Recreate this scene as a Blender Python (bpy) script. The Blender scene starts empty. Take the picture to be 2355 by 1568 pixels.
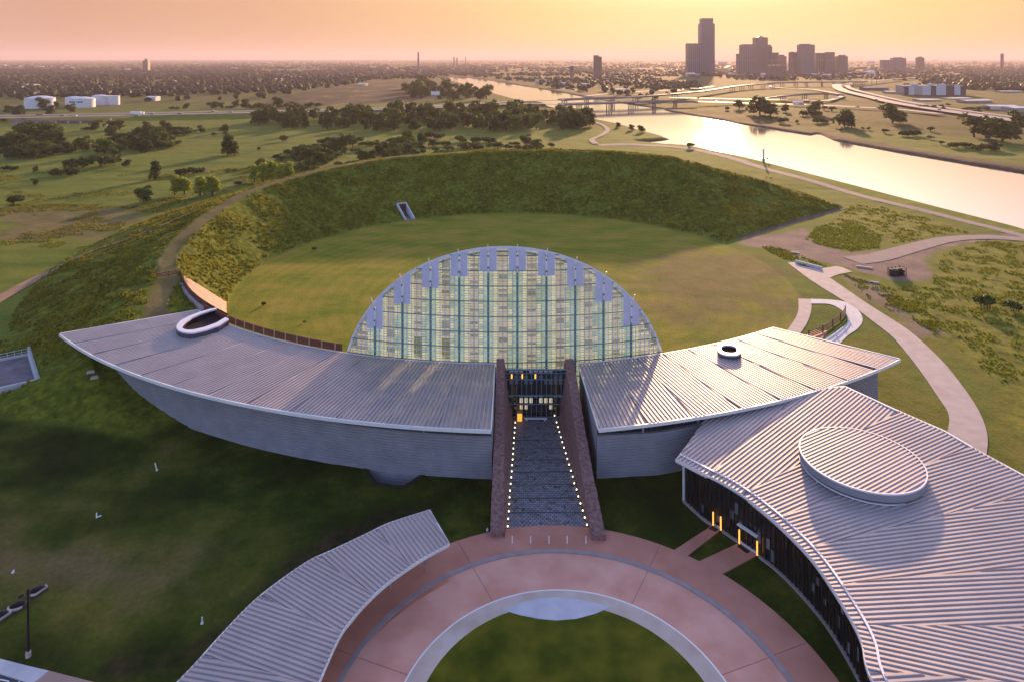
import bpy, math, random
import numpy as np
from mathutils import Vector
random.seed(7); rng = np.random.default_rng(7)
R = math.radians
scn = bpy.context.scene
COL = scn.collection

# ------------------------------------------------------------------ camera, sky, sun, exposure
CAM_H = 70.0                    # metres above the plaza
F = 1570.0; PX = 1177.5; HOR = 134.0     # focal length, axis and horizon measured on a 2355 x 1568 view of the photo
cam_d = bpy.data.cameras.new("camera"); cam = bpy.data.objects.new("camera", cam_d); COL.objects.link(cam)
cam.location = (0, 0, CAM_H); cam.rotation_euler = (R(90), 0, 0)
cam_d.sensor_width = 36; cam_d.lens = F/2355*36
cam_d.shift_y = -(784-HOR)/2355.0
cam_d.clip_start = 1; cam_d.clip_end = 80000
scn.camera = cam

SUN_AZ, SUN_EL = 17.0, 9.9      # degrees right of the view axis, above the horizon
sd = Vector((math.sin(R(SUN_AZ))*math.cos(R(SUN_EL)), math.cos(R(SUN_AZ))*math.cos(R(SUN_EL)), math.sin(R(SUN_EL))))
sun_d = bpy.data.lights.new("sun", 'SUN'); sun = bpy.data.objects.new("sun", sun_d); COL.objects.link(sun)
sun_d.energy = 3.2; sun_d.angle = R(1.2); sun_d.color = (1.0, 0.61, 0.30)
sun.rotation_euler = sd.to_track_quat('Z', 'Y').to_euler()

world = bpy.data.worlds.new("World"); scn.world = world; world.use_nodes = True
nt = world.node_tree; nt.nodes.clear()
def wn(t, **k):
    n = nt.nodes.new(t)
    for a, b in k.items(): setattr(n, a, b)
    return n
sky = wn('ShaderNodeTexSky', sky_type='NISHITA', sun_disc=False)
sky.sun_elevation = R(SUN_EL); sky.sun_rotation = R(SUN_AZ)
sky.altitude = 400; sky.air_density = 1.0; sky.dust_density = 2.2; sky.ozone_density = 2.5
bg_sky = wn('ShaderNodeBackground'); bg_sky.inputs['Strength'].default_value = 0.15
tint = wn('ShaderNodeMix', data_type='RGBA', blend_type='MULTIPLY'); tint.inputs[0].default_value = 1.0
tint.inputs[7].default_value = (1.30, 1.0, 1.04, 1)
nt.links.new(sky.outputs[0], tint.inputs[6]); nt.links.new(tint.outputs[2], bg_sky.inputs['Color'])
# sunset haze in the western half of the sky: colour by angle from the sun, fading with elevation
geo = wn('ShaderNodeNewGeometry')
neg = wn('ShaderNodeVectorMath', operation='SCALE'); neg.inputs['Scale'].default_value = -1
nt.links.new(geo.outputs['Incoming'], neg.inputs[0])
dot = wn('ShaderNodeVectorMath', operation='DOT_PRODUCT'); dot.inputs[1].default_value = sd
nt.links.new(neg.outputs[0], dot.inputs[0])
ac = wn('ShaderNodeMath', operation='ARCCOSINE'); nt.links.new(dot.outputs['Value'], ac.inputs[0])
dv = wn('ShaderNodeMath', operation='DIVIDE'); dv.inputs[1].default_value = math.pi/2
nt.links.new(ac.outputs[0], dv.inputs[0])
ramp = wn('ShaderNodeValToRGB')
el = ramp.color_ramp.elements
el[0].position = 0.0; el[0].color = (1.0, 0.88, 0.46, 1)
el[1].position = 1.0; el[1].color = (0.40, 0.27, 0.29, 1)
for p, c in ((0.07, (0.98, 0.80, 0.36, 1)), (0.17, (0.92, 0.65, 0.26, 1)), (0.25, (0.86, 0.53, 0.25, 1)), (0.40, (0.72, 0.40, 0.225, 1)), (0.6, (0.60, 0.32, 0.215, 1))):
    e = el.new(p); e.color = c
nt.links.new(dv.outputs[0], ramp.inputs[0])
sep = wn('ShaderNodeSeparateXYZ'); nt.links.new(neg.outputs[0], sep.inputs[0])
fe = wn('ShaderNodeMapRange'); fe.inputs['From Min'].default_value = 0.06; fe.inputs['From Max'].default_value = 0.5
fe.inputs['To Min'].default_value = 1; fe.inputs['To Max'].default_value = 0; fe.interpolation_type = 'SMOOTHSTEP'
nt.links.new(sep.outputs['Z'], fe.inputs['Value'])
fa = wn('ShaderNodeMapRange'); fa.inputs['From Min'].default_value = 0.55; fa.inputs['From Max'].default_value = 1.05
fa.inputs['To Min'].default_value = 1; fa.inputs['To Max'].default_value = 0; fa.interpolation_type = 'SMOOTHSTEP'
nt.links.new(dv.outputs[0], fa.inputs['Value'])
mf = wn('ShaderNodeMath', operation='MULTIPLY'); nt.links.new(fe.outputs[0], mf.inputs[0]); nt.links.new(fa.outputs[0], mf.inputs[1])
wz = wn('ShaderNodeTexNoise'); wz.inputs['Scale'].default_value = 3.0; wz.inputs['Detail'].default_value = 4
wmap = wn('ShaderNodeMapping'); wmap.inputs['Scale'].default_value = (1, 1, 9)
nt.links.new(neg.outputs[0], wmap.inputs['Vector']); nt.links.new(wmap.outputs[0], wz.inputs['Vector'])
wr = wn('ShaderNodeMapRange'); wr.inputs['To Min'].default_value = 0.385; wr.inputs['To Max'].default_value = 0.42
nt.links.new(wz.outputs[0], wr.inputs['Value'])
bg_glow = wn('ShaderNodeBackground'); nt.links.new(ramp.outputs[0], bg_glow.inputs['Color'])
nt.links.new(wr.outputs[0], bg_glow.inputs['Strength'])
mixs = wn('ShaderNodeMixShader'); nt.links.new(mf.outputs[0], mixs.inputs[0])
nt.links.new(bg_sky.outputs[0], mixs.inputs[1]); nt.links.new(bg_glow.outputs[0], mixs.inputs[2])
wo = wn('ShaderNodeOutputWorld'); nt.links.new(mixs.outputs[0], wo.inputs['Surface'])

scn.view_settings.view_transform = 'Standard'; scn.view_settings.look = 'None'
scn.view_settings.exposure = 1.5; scn.view_settings.gamma = 1.0
try: scn.view_settings.use_curve_mapping = False
except Exception: pass
scn.render.engine = 'CYCLES'
cy = scn.cycles
cy.use_denoising = True; cy.max_bounces = 8; cy.diffuse_bounces = 3; cy.glossy_bounces = 3
cy.transmission_bounces = 6; cy.transparent_max_bounces = 12; cy.volume_bounces = 0
cy.sample_clamp_indirect = 8; cy.caustics_reflective = False; cy.caustics_refractive = False

# ------------------------------------------------------------------ helpers
def at(x, y, z=0.0):
    """photo point (2355-wide view) to the real place it shows, at height z"""
    Y = F*(CAM_H-z)/(y-HOR)
    return ((x-PX)*Y/F, Y, z)
def pxy(x, y, z=0.0): return at(x, y, z)[:2]

class MB:
    def __init__(s): s.v = []; s.f = []; s.m = []
    def add(s, vs, fs, mi=0):
        o = len(s.v); s.v += [tuple(p) for p in vs]
        for f in fs: s.f.append([i+o for i in f]); s.m.append(mi)
    def box(s, c, d, rz=0.0, mi=0, taper=1.0):
        cx, cy_, cz = c; a, b, h = d[0]/2, d[1]/2, d[2]/2
        co, si = math.cos(rz), math.sin(rz); vs = []
        for z in (-h, h):
            t = taper if z > 0 else 1.0
            for x, y in ((-a, -b), (a, -b), (a, b), (-a, b)):
                vs.append((cx+(x*co-y*si)*t, cy_+(x*si+y*co)*t, cz+z))
        s.add(vs, [(0,3,2,1),(4,5,6,7),(0,1,5,4),(1,2,6,5),(2,3,7,6),(3,0,4,7)], mi)
    def prism(s, poly, z0, z1, mi=0, zf=None):
        n = len(poly)
        lo = [(p[0], p[1], z0) for p in poly]
        hi = [(p[0], p[1], z1 if zf is None else zf(p[0], p[1])) for p in poly]
        a = sum(poly[i][0]*poly[(i+1)%n][1]-poly[(i+1)%n][0]*poly[i][1] for i in range(n))
        if a < 0: lo.reverse(); hi.reverse()
        s.add(lo+hi, [list(range(n))[::-1], list(range(n, 2*n))]+[(i, (i+1)%n, n+(i+1)%n, n+i) for i in range(n)], mi)
    def tube(s, p, q, r0, r1=None, n=8, mi=0, caps=True):
        p = Vector(p); q = Vector(q); r1 = r0 if r1 is None else r1
        d = (q-p).normalized(); u = d.orthogonal().normalized(); w = d.cross(u)
        vs = []
        for c, r in ((p, r0), (q, r1)):
            for i in range(n):
                a = 2*math.pi*i/n; vs.append(c+u*(math.cos(a)*r)+w*(math.sin(a)*r))
        fs = [(i, (i+1)%n, n+(i+1)%n, n+i) for i in range(n)]
        if caps: fs += [list(range(n))[::-1], list(range(n, 2*n))]
        s.add(vs, fs, mi)
    def beam(s, p, q, w, h, mi=0):
        """rectangular bar from p to q, w across, h high"""
        p = Vector(p); q = Vector(q); d = q-p; up = Vector((0, 0, 1))
        if abs(d.normalized().z) > 0.95: up = Vector((0, 1, 0))
        r = d.cross(up).normalized()*(w/2); t = r.cross(d).normalized()*(h/2)
        vs = [p-r-t, p+r-t, p+r+t, p-r+t, q-r-t, q+r-t, q+r+t, q-r+t]
        s.add(vs, [(0,1,2,3),(7,6,5,4),(0,4,5,1),(1,5,6,2),(2,6,7,3),(3,7,4,0)], mi)
    def strip(s, A, B, mi=0, close=False):
        """quads between two equally long point rows"""
        n = len(A); k = n if close else n-1
        s.add(list(A)+list(B), [(i, (i+1)%n, n+(i+1)%n, n+i) for i in range(k)], mi)
    def slab(s, A, B, t, mi=0):
        """solid strip: top between rows A and B, thickness t downwards"""
        A = [tuple(p) for p in A]; B = [tuple(p) for p in B]
        A2 = [(p[0], p[1], p[2]-t) for p in A]; B2 = [(p[0], p[1], p[2]-t) for p in B]
        s.strip(A, B, mi); s.strip(B2, A2, mi); s.strip(A2, A, mi); s.strip(B, B2, mi)
        s.add([A[0], B[0], B2[0], A2[0]], [(3,2,1,0)], mi); s.add([A[-1], B[-1], B2[-1], A2[-1]], [(0,1,2,3)], mi)
    def build(s, name, mat, parent=None, smooth=False, loc=None):
        me = bpy.data.meshes.new(name)
        if loc is not None: v = [(p[0]-loc[0], p[1]-loc[1], p[2]-loc[2]) for p in s.v]
        else: v = s.v
        me.from_pydata(v, [], s.f)
        for m in (mat if isinstance(mat, (list, tuple)) else [mat]): me.materials.append(m)
        if any(s.m): me.polygons.foreach_set('material_index', s.m)
        if smooth: me.polygons.foreach_set('use_smooth', [True]*len(me.polygons))
        me.update()
        o = bpy.data.objects.new(name, me); COL.objects.link(o)
        if loc is not None and parent is None: o.location = loc
        if parent is not None: o.parent = parent
        return o

def tag(o, label=None, cat=None, group=None, kind=None):
    if label: o['label'] = label
    if cat: o['category'] = cat
    if group: o['group'] = group
    if kind: o['kind'] = kind
    return o
def thing(name, label, cat, loc=(0, 0, 0), rz=0.0, group=None):
    o = bpy.data.objects.new(name, None); COL.objects.link(o); o.empty_display_size = 0.5
    o.location = loc; o.rotation_euler = (0, 0, rz)
    return tag(o, label, cat, group)
def copy_tree(o, parent=None):
    c = o.copy(); COL.objects.link(c); c.parent = parent
    for ch in list(o.children): copy_tree(ch, c)
    return c

# ------------------------------------------------------------------ materials
def mat(name, col, rough=0.7, metal=0.0, var=0.0, vscale=1.0, col2=None, bump=0.0, bscale=8.0, spec=0.5, emit=None, es=0.0, detail=5.0):
    m = bpy.data.materials.new(name); m.use_nodes = True
    t = m.node_tree; b = t.nodes['Principled BSDF']
    b.inputs['Roughness'].default_value = rough; b.inputs['Metallic'].default_value = metal
    b.inputs['Specular IOR Level'].default_value = spec
    b.inputs['Base Color'].default_value = (*col, 1)
    tc = t.nodes.new('ShaderNodeTexCoord')
    if var or col2:
        n = t.nodes.new('ShaderNodeTexNoise'); n.inputs['Scale'].default_value = vscale; n.inputs['Detail'].default_value = detail
        t.links.new(tc.outputs['Object'], n.inputs['Vector'])
        cr = t.nodes.new('ShaderNodeValToRGB'); e = cr.color_ramp.elements
        e[0].position = 0.32; e[1].position = 0.68
        c2 = col2 or tuple(min(1, c*(1+var)) for c in col); c1 = col if col2 else tuple(c*(1-var) for c in col)
        e[0].color = (*c1, 1); e[1].color = (*c2, 1)
        t.links.new(n.outputs[0], cr.inputs[0]); t.links.new(cr.outputs[0], b.inputs['Base Color'])
    if bump:
        n2 = t.nodes.new('ShaderNodeTexNoise'); n2.inputs['Scale'].default_value = bscale; n2.inputs['Detail'].default_value = 4
        t.links.new(tc.outputs['Object'], n2.inputs['Vector'])
        bp = t.nodes.new('ShaderNodeBump'); bp.inputs['Strength'].default_value = bump; bp.inputs['Distance'].default_value = 0.1
        t.links.new(n2.outputs[0], bp.inputs['Height']); t.links.new(bp.outputs[0], b.inputs['Normal'])
    if emit:
        b.inputs['Emission Color'].default_value = (*emit, 1); b.inputs['Emission Strength'].default_value = es
    return m
M = {}
M['roof'] = mat('zinc_roof', (0.41, 0.35, 0.345), 0.5, 0.35, var=0.07, vscale=0.25, bump=0.05, bscale=3)
M['roof_flat'] = mat('pale_flashing', (0.56, 0.50, 0.48), 0.5, 0.2, var=0.05, vscale=0.5)
def stone_mat():
    m = mat('red_sandstone', (0.15, 0.065, 0.055), 0.9, bump=0.8, bscale=2.4); t = m.node_tree; b = t.nodes['Principled BSDF']
    tc = t.nodes['Texture Coordinate']; v = t.nodes.new('ShaderNodeTexVoronoi'); v.inputs['Scale'].default_value = 2.1
    mp = t.nodes.new('ShaderNodeMapping'); mp.inputs['Scale'].default_value = (1, 1, 1.7); t.links.new(tc.outputs['Object'], mp.inputs['Vector']); t.links.new(mp.outputs[0], v.inputs['Vector'])
    sp = t.nodes.new('ShaderNodeSeparateColor'); t.links.new(v.outputs['Color'], sp.inputs[0])
    cr = t.nodes.new('ShaderNodeValToRGB'); e = cr.color_ramp.elements; e[0].color = (.055, .022, .02, 1); e[1].color = (.46, .32, .32, 1); k = e.new(.45); k.color = (.17, .075, .065, 1); k = e.new(.8); k.color = (.27, .15, .14, 1)
    t.links.new(sp.outputs[0], cr.inputs[0])
    d = t.nodes.new('ShaderNodeMapRange'); d.inputs['From Min'].default_value = .25; d.inputs['From Max'].default_value = .6; d.inputs['To Min'].default_value = 1; d.inputs['To Max'].default_value = .35; t.links.new(v.outputs['Distance'], d.inputs['Value'])
    mx = t.nodes.new('ShaderNodeMix'); mx.data_type = 'RGBA'; mx.blend_type = 'MULTIPLY'; mx.inputs[0].default_value = 1; t.links.new(cr.outputs[0], mx.inputs[6]); t.links.new(d.outputs[0], mx.inputs[7]); t.links.new(mx.outputs[2], b.inputs['Base Color'])
    return m
M['stone'] = stone_mat()
M['trim'] = mat('white_trim', (0.78, 0.76, 0.76), 0.45, 0.1, var=0.04)
M['siding'] = mat('grey_siding', (0.27, 0.265, 0.30), 0.5, 0.15, var=0.10, vscale=0.35)
M['dark'] = mat('dark_void', (0.02, 0.02, 0.025), 0.6)
M['soffit'] = mat('soffit', (0.22, 0.22, 0.24), 0.7)
M['stone'] = mat('red_sandstone', (0.15, 0.065, 0.055), 0.9, col2=(0.30, 0.17, 0.16), vscale=2.2, bump=1.0, bscale=2.6, detail=8)
M['rim'] = mat('white_steel', (0.75, 0.74, 0.82), 0.4, 0.1)
M['lavender'] = mat('lavender_panel', (0.60, 0.58, 0.74), 0.5, 0.1, var=0.06, vscale=0.6)
M['steel_blue'] = mat('blue_steel', (0.15, 0.235, 0.28), 0.4, 0.2)
M['mull_light'] = mat('pale_mullion', (0.50, 0.55, 0.62), 0.4, 0.3)
M['concrete'] = mat('pale_concrete', (0.44, 0.36, 0.34), 0.85, var=0.13, vscale=0.35, bump=0.1)
M['concrete_blue'] = mat('new_concrete', (0.52, 0.52, 0.56), 0.8, var=0.10, vscale=0.4)
M['plaza_red'] = mat('red_paving', (0.62, 0.28, 0.20), 0.75, col2=(0.76, 0.40, 0.31), vscale=0.22, bump=0.08, detail=8)
M['plaza_red2'] = mat('red_sidewalk', (0.46, 0.18, 0.12), 0.75, col2=(0.56, 0.25, 0.18), vscale=0.25, detail=8)
M['stone_band'] = mat('pale_stone_band', (0.50, 0.38, 0.31), 0.8, col2=(0.62, 0.52, 0.46), vscale=0.3)
M['lens'] = mat('pale_blue_paving', (0.50, 0.51, 0.58), 0.45, var=0.08, vscale=0.5)
M['curb'] = mat('kerb_grey', (0.33, 0.27, 0.27), 0.8, var=0.12, vscale=0.6)
M['joint'] = mat('dark_joint', (0.26, 0.12, 0.09), 0.9)
M['asphalt'] = mat('asphalt', (0.07, 0.065, 0.075), 0.85, var=0.2, vscale=0.8)
M['paint'] = mat('white_paint', (0.75, 0.75, 0.78), 0.6)
M['black'] = mat('black_metal', (0.012, 0.012, 0.013), 0.45, 0.2)
M['rust'] = mat('rusted_steel', (0.10, 0.035, 0.025), 0.8, var=0.3, vscale=2)
M['wood'] = mat('brown_wood', (0.085, 0.04, 0.025), 0.75, var=0.25, vscale=3)
M['tan'] = mat('tan_post', (0.42, 0.25, 0.13), 0.7)
M['gravel'] = mat('stone_riprap', (0.36, 0.20, 0.13), 0.95, col2=(0.62, 0.42, 0.30), vscale=1.6, bump=1.0, bscale=2.0, detail=8)
M['glow'] = mat('path_light_glow', (0.9, 0.8, 0.6), 0.5, emit=(1.0, 0.78, 0.42), es=1.7)
M['amber'] = mat('amber_lamp', (0.9, 0.5, 0.1), 0.5, emit=(1.0, 0.42, 0.06), es=0.6)
M['hair_light'] = mat('lit_white_bar', (0.75, 0.75, 0.8), 0.5)
M['white_tank'] = mat('white_tank_paint', (0.66, 0.65, 0.70), 0.5, var=0.05, vscale=0.1)
M['road'] = mat('highway_concrete', (0.28, 0.22, 0.205), 0.6, var=0.1, vscale=0.03, spec=0.35)
M['deck'] = mat('bridge_concrete', (0.20, 0.16, 0.16), 0.8, var=0.1, vscale=0.1)
M['gravel_path'] = mat('gravel_path', (0.27, 0.205, 0.19), 0.95, var=0.12, vscale=0.25, bump=0.2)
M['dirt_path'] = mat('dirt_track', (0.26, 0.16, 0.095), 0.95, var=0.2, vscale=0.3, bump=0.3)
M['trunk'] = mat('bark', (0.05, 0.035, 0.025), 0.9)
M['dark_glass'] = mat('dark_glass', (0.012, 0.016, 0.018), 0.12, 0.0, spec=0.6)
M['vis_panel'] = mat('grey_blue_window', (0.11, 0.13, 0.145), 0.3)
M['cream_win'] = mat('lit_cream_window', (0.5, 0.45, 0.33), 0.5, emit=(1.0, 0.85, 0.55), es=0.16)

def leaf_mat(name, c1, c2, tr=0.35):
    m = bpy.data.materials.new(name); m.use_nodes = True; t = m.node_tree
    b = t.nodes['Principled BSDF']; out = t.nodes['Material Output']
    b.inputs['Roughness'].default_value = 0.6; b.inputs['Specular IOR Level'].default_value = 0.2
    g = t.nodes.new('ShaderNodeNewGeometry'); cr = t.nodes.new('ShaderNodeValToRGB')
    cr.color_ramp.elements[0].color = (*c1, 1); cr.color_ramp.elements[1].color = (*c2, 1)
    oi = t.nodes.new('ShaderNodeObjectInfo'); ma = t.nodes.new('ShaderNodeMath'); ma.operation = 'MULTIPLY_ADD'
    ma.inputs[1].default_value = 0.65; t.links.new(g.outputs['Random Per Island'], ma.inputs[0])
    m2 = t.nodes.new('ShaderNodeMath'); m2.operation = 'MULTIPLY'; m2.inputs[1].default_value = 0.35
    t.links.new(oi.outputs['Random'], m2.inputs[0]); t.links.new(m2.outputs[0], ma.inputs[2])
    t.links.new(ma.outputs[0], cr.inputs[0]); t.links.new(cr.outputs[0], b.inputs['Base Color'])
    tl = t.nodes.new('ShaderNodeBsdfTranslucent'); t.links.new(cr.outputs[0], tl.inputs['Color'])
    mx = t.nodes.new('ShaderNodeMixShader'); mx.inputs[0].default_value = tr
    t.links.new(b.outputs[0], mx.inputs[1]); t.links.new(tl.outputs[0], mx.inputs[2]); t.links.new(mx.outputs[0], out.inputs['Surface'])
    return m
def patchy(m, sc=0.10, k=0.75):
    t = m.node_tree; cr = [n for n in t.nodes if n.type == 'VALTORGB'][0]; src = cr.inputs[0].links[0].from_socket
    tc = t.nodes.new('ShaderNodeTexCoord'); n = t.nodes.new('ShaderNodeTexNoise'); n.inputs['Scale'].default_value = sc; n.inputs['Detail'].default_value = 5
    t.links.new(tc.outputs['Object'], n.inputs['Vector'])
    mr = t.nodes.new('ShaderNodeMapRange'); mr.inputs['From Min'].default_value = .33; mr.inputs['From Max'].default_value = .67; t.links.new(n.outputs[0], mr.inputs['Value'])
    mx = t.nodes.new('ShaderNodeMix'); mx.data_type = 'FLOAT'; mx.inputs[0].default_value = k; t.links.new(src, mx.inputs[2]); t.links.new(mr.outputs[0], mx.inputs[3]); t.links.new(mx.outputs[0], cr.inputs[0])
    n2 = t.nodes.new('ShaderNodeTexNoise'); n2.inputs['Scale'].default_value = sc*.6; n2.inputs['Detail'].default_value = 4; n2.inputs['Distortion'].default_value = .5; t.links.new(tc.outputs['Object'], n2.inputs['Vector'])
    return m
M['leaf_dark'] = leaf_mat('dark_leaves', (0.024, 0.044, 0.009), (0.085, 0.125, 0.024))
M['leaf_mid'] = leaf_mat('green_leaves', (0.045, 0.078, 0.012), (0.13, 0.175, 0.03))
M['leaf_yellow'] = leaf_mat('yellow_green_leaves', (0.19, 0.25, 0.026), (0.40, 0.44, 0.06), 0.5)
M['leaf_far'] = leaf_mat('far_leaves', (0.022, 0.030, 0.012), (0.06, 0.07, 0.025), 0.15)
M['weed'] = leaf_mat('tall_grass_blades', (0.055, 0.068, 0.008), (0.29, 0.265, 0.028), 0.45)
patchy(M['weed'], .11, .65)
M['weed2'] = leaf_mat('sunny_weed_blades', (0.07, 0.09, 0.008), (0.30, 0.30, 0.025), 0.4)

# ------------------------------------------------------------------ numpy noise and plan geometry
def vnoise(x, y, seed=0):
    xi = np.floor(x).astype(np.int64); yi = np.floor(y).astype(np.int64); xf = x-xi; yf = y-yi
    u = xf*xf*(3-2*xf); v = yf*yf*(3-2*yf)
    def h(a, b):
        n = (a*374761393 + b*668265263 + seed*144665) & 0x7fffffff
        n = ((n ^ (n >> 13))*1274126177) & 0x7fffffff
        return ((n ^ (n >> 16)) & 0xffff)/65535.0
    return (h(xi, yi)*(1-u)+h(xi+1, yi)*u)*(1-v)+(h(xi, yi+1)*(1-u)+h(xi+1, yi+1)*u)*v
def fbm(x, y, seed=0, o=4):
    s = np.zeros_like(x); a = 0.5; f = 1.0
    for i in range(o): s = s+a*vnoise(x*f, y*f, seed+i*17); a *= 0.5; f *= 2.03
    return s/(1-0.5**o)
def in_poly(X, Y, P):
    c = np.zeros(X.shape, bool); n = len(P); j = n-1
    for i in range(n):
        xi, yi = P[i]; xj, yj = P[j]
        k = ((yi > Y) != (yj > Y)) & (X < (xj-xi)*(Y-yi)/((yj-yi) if yj != yi else 1e-9)+xi)
        c ^= k; j = i
    return c
def seg_dist(X, Y, P, close=False):
    d = np.full(X.shape, 1e9); n = len(P)
    for i in range(n if close else n-1):
        ax, ay = P[i]; bx, by = P[(i+1) % n]; dx, dy = bx-ax, by-ay
        t = np.clip(((X-ax)*dx+(Y-ay)*dy)/(dx*dx+dy*dy+1e-9), 0, 1)
        d = np.minimum(d, np.hypot(X-ax-t*dx, Y-ay-t*dy))
    return d
def sstep(a, b, x):
    t = np.clip((x-a)/(b-a), 0, 1); return t*t*(3-2*t)
def catmull(P, k=8):
    P = [np.array(p, float) for p in P]; out = []
    for i in range(len(P)-1):
        a = P[max(i-1, 0)]; b = P[i]; c = P[i+1]; d = P[min(i+2, len(P)-1)]
        for j in range(k):
            t = j/k
            out.append(0.5*((2*b)+(-a+c)*t+(2*a-5*b+4*c-d)*t*t+(-a+3*b-3*c+d)*t**3))
    out.append(P[-1]); return [tuple(p) for p in out]

LC = (1.0, 221.0); LR = 86.0                 # the mown lawn inside the mound
WATER = -1.6
near_bank = [(2700,640),(2355,528),(2180,484),(2000,437),(1881,406),(1758,374.5),(1695,359),(1635,347),(1595,339.5),(1575,336.5),(1515,332.5),(1469,328),(1500,326),(1541,322),
             (1520,313),(1487,305),(1431,288),(1371,276),(1330,262),(1300,255),(1240,242),(1192,231),(1115,210),(1063,192.5),(1003,179)]
far_bank = [(1063,177.5),(1115,184),(1210,199.5),(1295,214),(1346,224),(1400,234),(1470,244),(1525,251.5),(1531,255.5),(1601,268),(1706,287),(1775,298),(1846,309.5),(1870,312),(1881,309),(1893,313),(1916,324),(2056,350),(2231,380),(2355,400),(2700,458)]
RIVER = [pxy(x, y, WATER) for x, y in near_bank+far_bank]
POND = [pxy(x, y, WATER) for x, y in ((1280,201),(1310,200),(1336,207),(1332,210.5),(1295,207))]

PH = [0, 10, 20, 30, 45, 57.6, 66, 81.7, 102.8, 116.8, 135, 148.5, 166.6, 179.5, 189.9, 200.6, 211, 215, 220, 227, 236, 300, 360]
RC = [150, 150, 150, 150, 150, 146, 143, 139.4, 135.4, 137.7, 130, 124.3, 112, 107, 104.6, 100.5, 103, 104, 104, 104, 104, 120, 150]
HH = [0, 0, 3, 8, 14.5, 20, 21.2, 21.5, 21, 20, 18, 16, 14, 12.5, 11, 10, 9.3, 8, 6, 2.5, 0, 0, 0]
assert len(PH) == len(HH)
WW = [2.5]*15+[3, 6, 11, 14, 14, 14, 5, 2.5]
EA = pxy(1690, 553); EB = pxy(1945, 477)
def highway_line(z=5.0):
    return [pxy(x, y, z) for x, y in ((-500,279),(0,270),(297,264),(525,259),(824,252),(1052,243.5),(1195,236),(1295,232.5))]
HWL = highway_line()
YARD = [pxy(*p, 2.2) for p in ((-160,842),(67,796),(96,880),(-160,940))]
WELL = [pxy(*p) for p in ((838,1072),(862,1110),(905,1119),(932,1118),(975,1090),(975,1060),(838,1050))]
def height(X, Y, detail=True):
    dx = X-LC[0]; dy = Y-LC[1]; r = np.hypot(dx, dy); ph = np.degrees(np.arctan2(dy, dx)) % 360
    rc = np.interp(ph, PH, RC); h = np.interp(ph, PH, HH); w = np.interp(ph, PH, WW)
    
    zi = h*np.clip((r-LR)/(rc-w-LR), 0, 1)
    zo = np.where(r > rc+w, h-0.29*(r-rc-w), h)
    zm = np.minimum(zi, zo)
    exx, eyy = EB[0]-EA[0], EB[1]-EA[1]; L = math.hypot(exx, eyy)
    de = (-(X-EA[0])*eyy+(Y-EA[1])*exx)/L
    east = (ph < 75)
    zm = np.where(east, np.minimum(zm, 0.29*de), zm)
    zm = np.maximum(zm, 0)
    slope_zone = sstep(0.3, 1.5, zm)*(1-sstep(-0.2, 1.2, -(np.abs(r-rc)-w)))
    if detail:
        n1 = fbm(X*0.55, Y*0.55, 3, 3)-0.5; n2 = fbm(X*0.09, Y*0.09, 9, 3)-0.5
        zm = zm+slope_zone*(n1*0.5+n2*1.1)
    # sloping cut for the stone-framed passage
    tx, ty = -0.522, 0.853; rr = dx*tx+dy*ty; tt = -dx*ty+dy*tx
    cut = (np.abs(tt) < 1.9) & (rr > LR-1) & (rr < LR+9)
    zm = np.where(cut, np.minimum(zm, 0.05), zm)
    # fields
    fld = sstep(150, 230, r)
    z = zm+fld*((fbm(X*0.02, Y*0.02, 21, 3)-0.5)*1.6*(zm < 0.4)+0.0)
    if detail: z = z+(fbm(X*0.35, Y*0.35, 31, 2)-0.5)*(0.10+0.25*fld)
    # highway embankment
    dh = seg_dist(X, Y, HWL)
    gap = np.abs(X-pxy(120, 285)[0]) < 62
    z = np.where((dh < 60) & ~gap, np.maximum(z, 4.6-0.22*np.maximum(dh-19, 0)), z)
    # river bed and banks
    ins = in_poly(X, Y, RIVER); db = seg_dist(X, Y, RIVER, True)
    zb = np.where(ins, WATER-1.5, WATER+0.1+db*0.30)
    z = np.where(ins | (db < 7), np.minimum(z, zb), z)
    ip = in_poly(X, Y, POND); z = np.where(ip, WATER-1, z)
    # sunken window well in front of the gallery wall
    iw = in_poly(X, Y, WELL); z = np.where(iw, -2.6, z)
    z = np.where(in_poly(X, Y, YARD), np.minimum(z, 0.2), z)
    return z
def gz(x, y): return float(height(np.array([x]), np.array([y]), False)[0])
def gat(x, y):
    z = 0.0
    for _ in range(5):
        p = at(x, y, z); z = gz(p[0], p[1])
    return at(x, y, z)

# ------------------------------------------------------------------ ground sheet
def px_poly(P, z=0): return [pxy(x, y, z) for x, y in P]
D_RIGHT = px_poly([(1690,560),(1735,545),(1800,538),(1850,524),(1868,545),(1900,570),(1955,582),(2050,575),(2150,550),(2250,540),(2420,540),(2420,556),(2250,556),(2160,575),(2120,600),(2150,630),(2140,645),(2060,645),(1985,625),(1910,605),(1840,590),(1790,578),(1740,570)])
D_RIGHT2 = px_poly([(1960,640),(2010,650),(2060,690),(2100,720),(2150,760),(2110,770),(2060,730),(2000,690)])
SHRUBPATCH = px_poly([(1850,550),(1880,520),(1960,510),(2030,540),(2020,570),(1960,578),(1880,562)])
FRONT_DIRT = px_poly([(-60,1215),(110,1235),(300,1280),(430,1325),(440,1360),(300,1370),(160,1345),(0,1320),(-60,1310)])
BROWN = px_poly([(0,480),(150,485),(280,475),(330,500),(230,545),(100,550),(0,565)])
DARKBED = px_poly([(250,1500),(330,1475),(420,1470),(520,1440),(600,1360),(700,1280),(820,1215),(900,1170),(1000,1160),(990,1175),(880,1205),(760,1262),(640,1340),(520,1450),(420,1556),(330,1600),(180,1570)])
TANS = px_poly([(1530,590),(1690,580),(1800,620),(1790,700),(1700,740),(1560,750),(1480,650)])
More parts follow.
